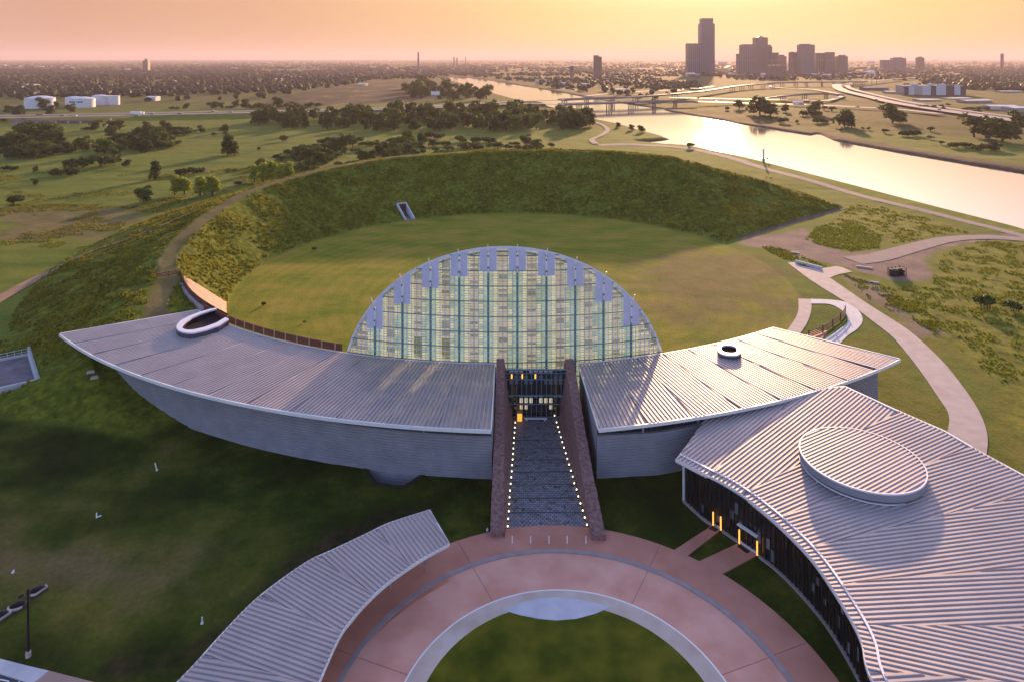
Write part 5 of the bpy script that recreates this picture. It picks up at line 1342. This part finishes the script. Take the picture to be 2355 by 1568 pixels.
N = 170000; a = g.uniform(0, 2*math.pi, N); r = np.sqrt(g.uniform(84**2, 230**2, N)); X = LC[0]+r*np.cos(a); Y = LC[1]+r*np.sin(a)
Z = height(X, Y); zs = height(X, Y, False); ph = np.degrees(a) % 360; rc = np.interp(ph, PH, RC)
w = np.interp(ph, PH, WW); crest = (np.abs(r-rc) < 2.6) & (ph > 100) & (ph < 214)
gap = (np.abs(-(X-LC[0])*.853-(Y-LC[1])*.522) < 3) & (Y > 280) & (Y < 312) & (X < -30)
roofin = (Y < 168) & (X > -100)
dens = fbm(X*.16, Y*.16, 41, 3)
ok = (zs > .25) & ((ph > 75) | (-(X-EA[0])*(EB[1]-EA[1])+(Y-EA[1])*(EB[0]-EA[0]) > 60)) & ~crest & ~gap & ~roofin & (dens > .40) & (Y < 400) & (X > -190)
blades('tall_grass', np.c_[X, Y, Z][ok], .50, M['weed'], 1)
def patch_pts(P, n, thr=.4, seed=0, sc=.2):
    q = np.random.default_rng(seed); P = np.array(P); lo, hi = P.min(0), P.max(0); x = q.uniform(lo[0], hi[0], n); y = q.uniform(lo[1], hi[1], n)
    k = in_poly(x, y, [tuple(p) for p in P]) & (fbm(x*sc, y*sc, 51+seed, 3) > thr); return np.c_[x, y, height(x, y)][k]
wp = [patch_pts(SHRUBPATCH, 3500, .30, 1), patch_pts(px_poly([(2160,590),(2250,556),(2400,560),(2620,600),(2620,800),(2300,880),(2200,800),(2080,730),(2000,690),(1960,650),(2050,660),(2140,655)]), 24000, .50, 2, .3),
      patch_pts(px_poly(ROUGH_N), 6000, .52, 3, .3), patch_pts(px_poly([(1745,565),(1800,572),(1900,612),(1850,612),(1790,590)]), 1500, .4, 4),
      patch_pts(px_poly([(1935,630),(2020,655),(2130,715),(2180,770),(2160,772),(2100,735),(2010,670)]), 2500, .5, 5), patch_pts(px_poly([(90,800),(230,770),(330,820),(215,850),(120,880)]), 2500, .4, 6)]
blades('roadside_weeds', np.concatenate(wp), .34, M['weed2'], 2)
wl = [patch_pts(px_poly([(0,470),(300,470),(420,440),(500,465),(330,520),(0,640)]), 16000, .5, 7, .06), patch_pts(px_poly([(0,400),(700,380),(600,440),(300,450),(0,470)]), 14000, .56, 8, .04)]
blades('meadow_weeds', np.concatenate(wl), .42, M['weed'], 3)

# ------------------------------------------------------------------ highways, bridges, traffic
def road(name, pts, wid, m=None, thick=1.0, label=None, cat=None, structure=True, piers=None, rail=True):
    """pts: (x, y, z) on the photo view with road height z; a solid deck with kerbs"""
    P = np.array([at(*p) for p in pts]); c = np.array(catmull([tuple(p) for p in P], 10)); d = np.gradient(c, axis=0)[:, :2]
    n = np.c_[-d[:, 1], d[:, 0]]; n /= np.linalg.norm(n, axis=1)[:, None]+1e-9
    A = [(p[0]+q[0]*wid/2, p[1]+q[1]*wid/2, p[2]) for p, q in zip(c, n)]; B = [(p[0]-q[0]*wid/2, p[1]-q[1]*wid/2, p[2]) for p, q in zip(c, n)]
    mb = MB(); mb.slab(A, B, thick) if (A[1][0]-A[0][0])*(B[0][1]-A[0][1])-(A[1][1]-A[0][1])*(B[0][0]-A[0][0]) < 0 else mb.slab(B, A, thick)
    if structure and not piers: return tag(mb.build(name, m or M['road']), kind='structure'), c, n
    base = c[len(c)//2]; t = thing(name, label, cat, (base[0], base[1], 0))
    mb.v = [(v[0]-base[0], v[1]-base[1], v[2]) for v in mb.v]; mb.build('deck', m or M['road'], t)
    for row in (A, B):
        mb = MB()
        for a, b in zip(row[:-1], row[1:]): mb.beam((a[0]-base[0], a[1]-base[1], a[2]+.35), (b[0]-base[0], b[1]-base[1], b[2]+.35), .35, .8)
        for a, b in zip(row[:-1], row[1:]): mb.beam((a[0]-base[0], a[1]-base[1], a[2]-.9), (b[0]-base[0], b[1]-base[1], b[2]-.9), .5, 1.7)
        mb.build('parapet', M['deck'], t)
    for f in piers or ():
        i = int(f*(len(c)-1)); p = c[i]; q = n[i]
        mb = MB(); mb.beam((*(p[:2]-base[:2]+q*wid*.47), p[2]-1.8), (*(p[:2]-base[:2]-q*wid*.47), p[2]-1.8), 1.3, 1.2); pc = mb.build('pier_cap', M['deck'], t)
        for s in (-.36, 0, .36):
            mb = MB(); e = p[:2]-base[:2]+q*wid*s; mb.tube((e[0], e[1], -3), (e[0], e[1], p[2]-1.4), .75, .75, 8); mb.build('pier', M['deck'], t)
    return t, c, n
road('highway_road', [(-500,281,5),(0,271.5,5),(297,265.5,5),(525,260.5,5),(824,254,5),(1052,245.5,5),(1195,238.5,6),(1296,240,8)], 13, thick=.6)
road('highway_road', [(-500,274.5,5.02),(0,266.5,5.02),(297,261,5.02),(525,256.5,5.02),(824,250.5,5.02),(1052,241.5,5.02),(1195,233.5,6),(1296,230,8)], 12, thick=.6)
t1, c1, n1 = road('highway_bridge', [(1290,240.3,8),(1383,237,8),(1467,234,8),(1539,233,8),(1600,234,7)], 15, label='nearer concrete highway bridge on round piers over the river', cat='bridge', piers=(.02, .14, .30, .47, .63, .80))
t2, c2, n2 = road('highway_bridge', [(1290,229.5,9),(1349,227,9),(1423,224.5,9.5),(1485,221,10),(1539,217,10),(1600,211.5,9)], 14, label='farther concrete highway bridge rising across the river', cat='bridge', piers=(.04, .2, .36, .52, .68, .84))
road('highway_road', [(1600,234,6),(1675,236,4),(1766,239,3),(1863,241.5,3),(1975,247,3),(2077,253,3),(2160,262,3)], 13, thick=.5)
road('highway_road', [(1539,225,7),(1640,227,4),(1720,228.5,3),(1790,229.5,3),(1860,231,3)], 11, thick=.5)
t3, c3, n3 = road('flyover_bridge', [(1600,211.5,9),(1623,209,9),(1699,197.5,10),(1769,192,11),(1846,189.5,11),(1933,189.2,11),(1990,188,9)], 13, label='long concrete flyover ramp on many piers below the skyline', cat='bridge', piers=tuple(np.linspace(.30, .98, 13)))
road('ramp_road', [(1990,188,9),(2060,182,7),(2161,173.5,5),(2240,168.5,4),(2400,162,3)], 12, thick=.5)
road('ramp_road', [(1933,190,9),(1924,197,6),(1938,208,3),(2000,223,3),(2056,236,3),(2161,253,3),(2355,280,3),(2600,316,3)], 20, thick=.5)
road('ramp_road', [(1988,186.5,8),(1952,192,6),(1955,203,4),(2010,218,3),(2090,235,3),(2200,252,3),(2355,272,3),(2600,300,3)], 11, thick=.5)
road('ramp_road', [(1769,193,10),(1772,199,6),(1800,203,3),(1867,206,3),(1925,216,3),(1935,222,3),(1905,231,3),(1863,233,3)], 8, thick=.5)
t4, c4, n4 = road('flyover_bridge', [(1760,225.5,7),(1800,220.5,9),(1850,217,9.5),(1900,216,9),(1940,219,7)], 11, label='low dark overpass in the middle of the interchange', cat='bridge', piers=(.25, .5, .75))
road('city_road', [(1345,222,0.4),(1420,214,0.4),(1530,208,0.4),(1600,204,.4),(1640,199,.4)], 9, thick=.3)
# overpass where a street passes below the highway
o1 = at(62, 274, 5); o2 = at(330, 266, 5)
t = thing('highway_overpass', 'low highway overpass with a dark underpass beside the storage tanks', 'bridge', (o1[0], o1[1]-7, 0)); b0 = Vector((o1[0], o1[1]-7, 0))
w_ = o2[0]-o1[0]
mb = MB(); mb.box((w_*.35, -.6, 3.9), (w_*.9, 1.0, 1.6)); mb.build('girder', M['deck'], t)
mb = MB(); mb.box((w_*.30, 14, .8), (w_*.75, 1, 5)); mb.build('abutment', mat('red_abutment', (.16, .085, .07), .9, var=.2, vscale=.3), t)
mb = MB(); mb.add([(-14, -4, -.2), (18, -6, -.2), (18, 4, 2.4), (-10, 4, 3.2)], [(0, 1, 2, 3)]); mb.build('slope_paving', M['deck'], t)
for f in (.17, .30, .34, .47, .60):
    mb = MB(); mb.box((w_*f, 1.0, 1.6), (1.6, 1.6, 4.2)); mb.build('pier', M['deck'], t)
sg = at(713, 264, 3)
mb = MB(); a = gat(246, 291); b = gat(256, 273); mb.beam((a[0], a[1], a[2]+.15), (b[0], b[1], b[2]+.15), 2.2, .3); tag(mb.build('drain_chute', M['concrete']), 'pale concrete drain chute down the highway embankment', 'drain')
# vehicles
def car_proto(name, col, L, W, H, truck=False):
    r = bpy.data.objects.new(name, None); COL.objects.link(r); mb = MB()
    if truck:
        mb.box((1.5, 0, 2.3), (11.5, 2.5, 2.9)); mb.build('trailer', mat(name+'_box', col, .5), r)
        mb = MB(); mb.box((-6.2, 0, 1.9), (2.6, 2.4, 2.6), 0, 0, .94); mb.build('cab', mat(name+'_cab', col, .4), r)
    else:
        mb.box((0, 0, .72), (L, W, .62), 0, 0, .97); mb.build('body', mat(name+'_paint', col, .35, .2), r)
        mb = MB(); mb.box((.1, 0, 1.25), (L*.58, W*.9, .55), 0, 0, .82); mb.build('cabin', M['dark_glass'], r)
    mb = MB()
    for x in ((-L*.32, L*.32) if not truck else (-6.2, 4.5, 6)):
        for y in (-W/2, W/2):
            mb = MB(); mb.tube((x, y-.12, .42), (x, y+.12, .42), .42, .42, 10); mb.build('wheel', M['black'], r)
    return r
cars = [car_proto('car', (.03, .03, .035), 4.6, 1.8, 1.4), car_proto('car', (.6, .6, .62), 4.6, 1.8, 1.4), car_proto('car', (.18, .02, .02), 4.8, 1.9, 1.5), car_proto('truck', (.72, .72, .75), 13, 2.5, 3.8, True)]
cl = ['dark car driving along the hazy highway', 'pale car driving along the hazy highway', 'red car driving along the hazy highway', 'white box truck driving along the hazy highway']
vu = set()
def vehicle(k, x, y, z, rz=0.0, label=None):
    o = cars[k] if k not in vu else copy_tree(cars[k]); vu.add(k); p = at(x, y, z); o.location = p; o.rotation_euler = (0, 0, rz)
    tag(o, label or cl[k], 'truck' if k == 3 else 'car', 'traffic on the highway')
vehicle(3, 316, 264.5, 5, math.pi+.05); vehicle(0, 144, 267.5, 5.1, .05); vehicle(1, 172, 268, 5, .05); vehicle(0, 315, 268.0, 5, .05)
for k, x, y, z in ((0,96,265,5.1),(2,88,265.3,5.1),(0,350,264,5),(0,414,263,5),(1,484,258,5.1),(0,490,258,5.1),(0,530,260,5),(0,640,258,5),(1,780,254.8,5),(0,1052,245,5),(0,1352,238,8),(1,1423,225,9.5),(0,1423,235.5,8),(0,1485,221,10),(0,1467,234,8),(0,1538,217,10),(0,1578,229,6),(0,1606,228,5),
                  (0,1624,209,9),(1,1648,235.3,5),(1,1840,240.6,3),(0,1845,240.8,3),(1,1858,241,3),(0,1972,246.6,3),(0,2020,249,3),(0,2025,249.5,3),(0,2015,231,3),(2,2062,244,3),(1,2110,243.5,3),(0,2160,254,3)):
    vehicle(k, x, y, z, -.1 if x > 1800 else .05)
vehicle(3, 1835, 239.5, 3, 3.0, 'white articulated truck on the highway across the river')

# ------------------------------------------------------------------ tanks, industry and the skyline
tn_ = MB()
for k, (x, y, wpx, hpx, lab) in enumerate(((92,249,61,23,'widest white storage tank with a low domed roof, standing apart'), (169,243,33,18,'white domed storage tank mostly hidden behind another tank'),
        (189,247.5,53,20,'wide white storage tank with a dark faded inscription band'), (230,243,33,22,'taller white domed storage tank in the far pair'), (257,242,33,21,'flat topped white storage tank at the end of the row'))):
    p = at(x, y); s = p[1]/F; rad = wpx*s/2; h = hpx*s
    t = thing('storage_tank', lab, 'tank', p); n = 48
    mb = MB(); mb.strip([(rad*math.cos(6.2832*i/n), rad*math.sin(6.2832*i/n), 0) for i in range(n)], [(rad*math.cos(6.2832*i/n), rad*math.sin(6.2832*i/n), h) for i in range(n)], 0, True); mb.build('shell', M['white_tank'], t, True)
    mb = MB(); rows = [[(rad*q*math.cos(6.2832*i/n), rad*q*math.sin(6.2832*i/n), h+(rad*(.17 if k != 4 else .02))*(1-q*q)) for i in range(n)] for q in (1.02, .75, .5, .25, .02)]
    for a, b in zip(rows[:-1], rows[1:]): mb.strip(a, b, 0, True)
    mb.build('roof', M['white_tank'], t, True)
    mb = MB(); mb.strip([(rad*1.01*math.cos(6.2832*i/n), rad*1.01*math.sin(6.2832*i/n), h-.5) for i in range(n)], [(rad*1.01*math.cos(6.2832*i/n), rad*1.01*math.sin(6.2832*i/n), h-.1) for i in range(n)], 0, True); mb.build('rim_band', M['siding'], t)
    if k == 2:
        flm = mat('faded_letters', (.18, .17, .20), .7)
        for j in range(22):
            if j in (0, 14): mb = MB()
            if j in (12, 13): continue
            a = R(-90-38+j*3.4); mb.box((rad*1.01*math.cos(a), rad*1.01*math.sin(a), h*.67), (.9, .15, 1.5+.5*(j % 3)), a+math.pi/2)
            if j in (11, 21): mb.build('faded_lettering', flm, t)
# billboard by the highway
p = at(1001, 232); t = thing('billboard', 'white billboard standing beside the highway near the river', 'billboard', p)
mb = MB(); mb.box((0, 0, 12), (14, .6, 6)); mb.build('panel', M['white_tank'], t); mb = MB(); mb.tube((0, .4, 0), (0, .4, 10), .5); mb.build('pole', M['deck'], t)
# towers: x range and roofline on the photo view, foot distance
def tower_mat(name, c1, c2, fl=4.2):
    m = bpy.data.materials.new(name); m.use_nodes = True; t = m.node_tree; b = t.nodes['Principled BSDF']; b.inputs['Roughness'].default_value = .45
    tc = t.nodes.new('ShaderNodeTexCoord'); mp = t.nodes.new('ShaderNodeMapping'); mp.inputs['Rotation'].default_value = (R(90), 0, 0)
    br = t.nodes.new('ShaderNodeTexBrick'); br.offset = 0; br.inputs['Scale'].default_value = 1; br.inputs['Brick Width'].default_value = 4 if fl < 10 else 8; br.inputs['Row Height'].default_value = fl; br.inputs['Mortar Size'].default_value = .8
    br.inputs['Color1'].default_value = (*c1, 1); br.inputs['Color2'].default_value = (*[x*.8 for x in c1], 1); br.inputs['Mortar'].default_value = (*c2, 1)
    t.links.new(tc.outputs['Object'], mp.inputs['Vector']); t.links.new(mp.outputs[0], br.inputs['Vector']); t.links.new(br.outputs[0], b.inputs['Base Color']); return m
TM = [tower_mat('tower_glass', (.06, .06, .08), (.13, .12, .13)), tower_mat('tower_concrete', (.07, .065, .075), (.24, .20, .19), 60), tower_mat('tower_brick', (.06, .05, .05), (.17, .11, .09))]
def tower(x0, x1, ytop, D, lab, m=0, dep=.8, steps=(), z0=0, cap=None):
    s = D/F; xc = ((x0+x1)/2-PX)*s; w = (x1-x0)*s; h = CAM_H-(ytop-HOR)*s
    t = thing('skyscraper' if h > 70 else 'office_block', lab, 'building', (xc, D, 0))
    mb = MB(); mb.box((0, w*dep/2, h/2), (w, w*dep, h)); mb.build('tower_body', TM[m], t)
    for fx0, fx1, yt, nm in steps:
        hz2 = CAM_H-(yt-HOR)*s; mb = MB(); ww = (fx1-fx0)*s; mb.box((((fx0+fx1)/2-PX)*s-xc, w*dep/2, (h+hz2)/2), (ww, min(ww, w*dep)*.9, hz2-h)); mb.build(nm, TM[m], t)
    if cap == 'pyramid':
        mb = MB(); q = w*.32; mb.add([(-q, w*dep/2-q, h), (q, w*dep/2-q, h), (q, w*dep/2+q, h), (-q, w*dep/2+q, h), (0, w*dep/2, h+w*.16)], [(0, 1, 4), (1, 2, 4), (2, 3, 4), (3, 0, 4)]); mb.build('pyramid_roof', TM[m], t)
    return t
tower(1613, 1644, 55, 2900, 'tallest glass tower of the skyline with a notched crown', 0, .9, ((1615.5, 1641, 42.5, 'crown'), (1641, 1642.5, 41.5, 'corner_fin')))
tower(1582, 1613, 100.5, 2880, 'plain slab tower adjoining the tallest tower', 1, .7)
tower(1708, 1739, 104, 2900, 'broad stepped tower before the pyramid topped one', 1, .8, ((1712, 1737, 102.5, 'upper_storey'),))
tower(1739, 1766, 87, 2920, 'second tallest tower with a small pyramid roof', 2, .9, (), 0, 'pyramid')
tower(1696, 1709, 124.5, 2850, 'low block leaning against the stepped tower', 1); tower(1765, 1776, 107, 2950, 'slim tower behind the pyramid topped one', 1, 1, ((1768, 1774, 103.5, 'roof_turret'),))
tower(1778, 1791, 121.5, 3000, 'short flat roofed tower beyond the pyramid topped one', 1); tower(1793, 1809, 130, 3050, 'low rounded tower behind the parking block', 2, .9, ((1796, 1805, 126.5, 'rounded_top'),))
tower(1820, 1841, 121, 2900, 'mid height tower with two roof boxes', 1, .8, ((1823, 1828, 119.5, 'roof_box'), (1834, 1838, 119.8, 'roof_box')))
tower(1843, 1874, 103.5, 2850, 'isolated wide tower on the open side of the skyline', 0, .8, ((1847, 1866, 101.5, 'roof_box'),))
tower(1881, 1902, 122.5, 2900, 'lower half of the long paired office slab', 1, .7); tower(1902, 1920, 120.5, 2880, 'upper half of the long paired office slab', 1, .7)
tower(1920, 1932, 134, 2900, 'low block joining slab and stepped end block', 1); tower(1928, 1950, 130, 2860, 'stepped end block of the skyline', 2, .7, ((1934, 1946, 127, 'roof_box'),))
tower(1767, 1801, 150.5, 2300, 'wide parking block with dark vertical slots below the skyline', 2, .5); tower(1376, 1376+8, 131, 2300, 'narrow half of the lone riverside tower', 2, 1); tower(1366, 1377, 128, 2280, 'taller half of the lone riverside tower', 2, 1)
tower(328, 340, 140, 3300, 'lone tower block far over the wooded suburb', 2, .9, ((331, 337, 136, 'roof_box'),)); tower(2031, 2060, 138.5, 3400, 'long low hospital block on the horizon', 1, .5); tower(2055, 2084, 134, 3500, 'stepped hospital block on the horizon', 1, .5, ((2062, 2076, 132.5, 'roof_box'),)); tower(2112, 2126, 133, 3500, 'small lone block on the horizon', 2, .8, ((2116, 2122, 131, 'roof_box'),))
tower(2304, 2308.5, 124, 3600, 'thin pale tower far on the horizon', 1, 1)
def stack(x, y0, y1, D, lab, r=2.2):
    s = D/F; t = thing('chimney_stack', lab, 'chimney', ((x-PX)*s, D, 0)); h = CAM_H-(y0-HOR)*s; mb = MB(); mb.tube((0, 0, 0), (0, 0, h), r*1.3, r, 10); mb.build('shaft', M['deck'], t); mb = MB(); mb.tube((0, 0, h), (0, 0, h+1.2), r*1.15, r*1.15, 10); mb.build('rim', M['black'], t)
stack(962, 122, 157, 2400, 'tall thin chimney standing alone beyond the rail yard', 2.6); stack(1044, 132.5, 145, 4200, 'hazy chimney, taller of the far pair', 3.5); stack(1051, 134, 145, 4200, 'hazy chimney, shorter of the far pair', 3.5); stack(1071, 132, 143, 4600, 'faint far chimney on the horizon', 2.5)
tower(1312, 1319, 152, 2100, 'slim grain silo near the lone riverside tower', 1, 1)
# the pale office building across the river
p = at(2080, 219.5); s = p[1]/F; t = thing('office_building', 'long modern office building with alternating pale and dark facade panels', 'building', (p[0], p[1], 0))
wmap_ = [(0, 9, .5, 17, 0), (9, 22, .5, 18, 1), (22, 40, .5, 18, 2), (40, 60, .5, 19, 1), (60, 72, 0, 20, 0), (72, 95, 0, 21, 1), (95, 114, 0, 21, 0), (114, 128, 0, 21, 1), (128, 141, 0, 20, 0)]
ofm = [mat('office_dark', (.035, .035, .05), .3), mat('office_pale', (.50, .50, .54), .5), mat('office_tan', (.36, .30, .27), .6)]
mb = MB(); mb.box((141*s/2, 16, 9), (141*s, 28, 18)); mb.build('body', ofm[2], t)
for a, b, dy, h, k in wmap_:
    mb = MB(); mb.box(((a+b)/2*s, -.3-k*.35, h*.45), ((b-a)*s*.98, 1.4, h*.9)); mb.build('facade_panel', ofm[k], t)
for a, b in ((25, 38), (64, 74), (92, 100)): mb = MB(); mb.box(((a+b)/2*s, 12, 19.5), ((b-a)*s, 9, 3)); mb.build('roof_plant', ofm[1], t)
# low hazy buildings and far woods
bm = [mat('shed_pale', (.55, .46, .42), .6), mat('shed_tan', (.35, .26, .22), .7), mat('shed_dark', (.14, .11, .11), .7), mat('shed_white', (.75, .70, .68), .5)]
bp = []
for k in range(4):
    r = bpy.data.objects.new('low_building', None); COL.objects.link(r)
    mb = MB(); mb.box((0, 0, .5), (1, 1, 1)); mb.build('wall', bm[k % 3], r)
    mb = MB(); mb.add([(-.53, -.53, 1), (.53, -.53, 1), (.53, .53, 1), (-.53, .53, 1), (-.53, 0, 1.25), (.53, 0, 1.25)], [(0, 1, 5, 4), (2, 3, 4, 5), (1, 2, 5), (3, 0, 4)]); mb.build('roof', bm[(0, 3, 1, 3)[k]], r); bp.append(r)
brg = random.Random(12); nb2 = 0; used_b = set()
def low_building(x, y, wpx, hpx, dep, k=None, label=None, grp='low buildings in the hazy city'):
    global nb2
    k = brg.randrange(4) if k is None else k; p = at(x, y); s = p[1]/F
    o = bp[k] if k not in used_b else copy_tree(bp[k]); used_b.add(k); o.location = (p[0], p[1], 0); o.scale = (wpx*s, dep, hpx*s); o.rotation_euler = (0, 0, brg.uniform(-.25, .25))
    tag(o, label or 'low pale building in the hazy city towards the horizon', 'building', grp); nb2 += 1
for i in range(70): low_building(brg.uniform(1080, 2355), 137+abs(brg.gauss(0, 15))+2.5, brg.uniform(3, 14), brg.uniform(1, 4), brg.uniform(14, 40))
for i in range(55): low_building(brg.uniform(1560, 2010), brg.uniform(146, 180), brg.uniform(4, 20), brg.uniform(2, 8), brg.uniform(15, 40), None, 'low hazy building at the foot of the skyline', 'buildings at the foot of the skyline')
for i in range(55): low_building(brg.uniform(0, 1080), 139+abs(brg.gauss(0, 18)), brg.uniform(3, 13), brg.uniform(1, 2.6), brg.uniform(12, 30), brg.choice((0, 1, 3)), 'low pale roof among the trees of the far suburb', 'roofs in the far suburb')
for x, y, w, h in ((75,200,24,5),(55,204,14,4),(40,206,30,4),(145,206,16,4),(135,206,12,3),(230,195,7,4),(312,195,18,3),(406,190,14,4),(352,233,22,9),(560,182,20,4),(680,182,22,5),(660,178,14,4),(640,186,14,4),(835,198,18,5)): low_building(x, y, w, h, 18, 3, 'bright roofed shed standing out in the wooded suburb', 'bright sheds in the suburb')
for x, y, w, h in ((1245,191,26,6),(1200,184,14,5),(1300,196,24,5),(1340,197,20,4),(1425,210,26,4),(1560,213,10,3),(1600,207,24,3)): low_building(x, y, w, h, 16, None, 'boathouse like shed along the far river bank', 'sheds along the far river')
for x, y, w, h in ((2010,208,60,6),(2055,216,40,5),(2240,236,70,5),(2300,252,60,8),(2335,258,40,10),(2130,232,50,3),(2200,228,60,2),(2320,213,50,3),(2150,200,30,3)): low_building(x, y, w, h, 20, None, 'flat commercial building near the long office building', 'buildings around the office')
def far_woods(name, n, region, seed, hmin=6, hmax=13):
    q = np.random.default_rng(seed); V = []; Fc = []; cnt = 0
    x = q.uniform(-150, 2500, n*4); y = q.choice(region(q, n*4), n*4)
    D = F*CAM_H/(y-HOR); X = (x-PX)*D/F
    keep = (fbm(X*.0035, D*.0016, 88, 4) > .43) & ~in_poly(X, D, RIVER) & (seg_dist(X, D, RIVER, True) > 30) & (D > 1050) & (D < 14000)
    keep &= ~in_poly(X, D, LOT); keep &= ~((x > 1560) & (x < 2060) & (y > 186))
    X, D = X[keep][:n], D[keep][:n]
    for a, b in zip(X, D):
        h = q.uniform(hmin, hmax); w = h*q.uniform(.45, .8)*(1 if b < 2500 else 1.6); m = 6; base = len(V)
        for lv, (zz, rr) in enumerate(((.08, .55), (.4, 1.0), (.75, .75))):
            for i in range(m):
                t_ = 6.2832*(i+.5*lv)/m; k = rr*w*(.75+.5*q.random()); V.append((a+k*math.cos(t_), b+k*math.sin(t_), h*(zz+.1*(q.random()-.5))))
        V.append((a, b, h))
        for lv in range(2):
            for i in range(m): Fc.append((base+lv*m+i, base+lv*m+(i+1) % m, base+(lv+1)*m+(i+1) % m, base+(lv+1)*m+i))
        for i in range(m): Fc.append((base+2*m+i, base+2*m+(i+1) % m, base+3*m))
    me = bpy.data.meshes.new(name); me.from_pydata(V, [], Fc); me.materials.append(M['leaf_far']); me.update(); o = bpy.data.objects.new(name, me); COL.objects.link(o); return tag(o, kind='stuff')
far_woods('far_woods', 11000, lambda q, n: 139+np.abs(q.normal(0, 30, n)), 4)
def woods_patch(name, P, n, seed, h=11):
    q = np.random.default_rng(seed); xs = [p[0] for p in P]; ys = [p[1] for p in P]; V = []; Fc = []; k = 0
    while k < n:
        x = q.uniform(min(xs), max(xs)); y = q.uniform(min(ys), max(ys))
        if not in_poly(np.array([x]), np.array([y]), P)[0]: continue
        a, b, _ = at(x, y); k += 1; hh = h*q.uniform(.7, 1.3); base = len(V); m = 7
        for lv, (zz, rr) in enumerate(((.05, .6), (.4, 1.0), (.75, .7))):
            for i in range(m):
                t_ = 6.2832*(i+.5*lv)/m; r_ = rr*hh*.55*(.7+.6*q.random()); V.append((a+r_*math.cos(t_), b+r_*math.sin(t_), hh*(zz+.14*(q.random()-.5))))
        V.append((a, b, hh))
        for lv in range(2):
            for i in range(m): Fc.append((base+lv*m+i, base+lv*m+(i+1) % m, base+(lv+1)*m+(i+1) % m, base+(lv+1)*m+i))
        for i in range(m): Fc.append((base+2*m+i, base+2*m+(i+1) % m, base+3*m))
    me = bpy.data.meshes.new(name); me.from_pydata(V, [], Fc); me.materials.append(M['leaf_far']); me.update(); o = bpy.data.objects.new(name, me); COL.objects.link(o); return tag(o, kind='stuff')
woods_patch('suburb_woods', [(0,228),(0,160),(500,162),(900,165),(900,182),(620,215),(330,222),(120,226)], 1500, 6, 10)
woods_patch('hill_woods', [(2170,176),(2400,160),(2400,215),(2200,205),(2120,196)], 420, 7, 12)
woods_patch('treeline_woods', [(1190,170),(1330,165),(1480,166),(1480,172),(1330,176),(1190,178)], 110, 18, 11)
woods_patch('riverside_woods', [(1470,204),(1500,190),(1600,190),(1610,204),(1560,207)], 120, 8, 9)
# poles
for k, (x, y, h) in enumerate(((2005, 196, 44), (2016, 196, 40))):
    p = at(x, y); t = thing('power_pylon', ['taller thin power pylon beside the interchange', 'shorter thin power pylon beside the interchange'][k], 'pylon', p); hh = h*p[1]/F
    mb = MB(); mb.tube((0, 0, 0), (0, 0, hh), .7, .35, 6); mb.build('mast', M['deck'], t)
    mb = MB()
    for z in (.8, .9, .98): mb.box((0, 0, hh*z), (7, .4, .4))
    mb.build('cross_arm', M['deck'], t)

# ------------------------------------------------------------------ evening haze over the whole plain
mh = bpy.data.materials.new('evening_haze'); mh.use_nodes = True; t = mh.node_tree; t.nodes.clear()
out = t.nodes.new('ShaderNodeOutputMaterial'); pv = t.nodes.new('ShaderNodeVolumePrincipled')
pv.inputs['Color'].default_value = (.78, .63, .67, 1); pv.inputs['Density'].default_value = 0.00007; pv.inputs['Anisotropy'].default_value = 0.2
t.links.new(pv.outputs[0], out.inputs['Volume'])
mb = MB(); mb.box((0, 0, 140), (66000, 66000, 291)); hz = mb.build('haze', mh); tag(hz, kind='stuff')
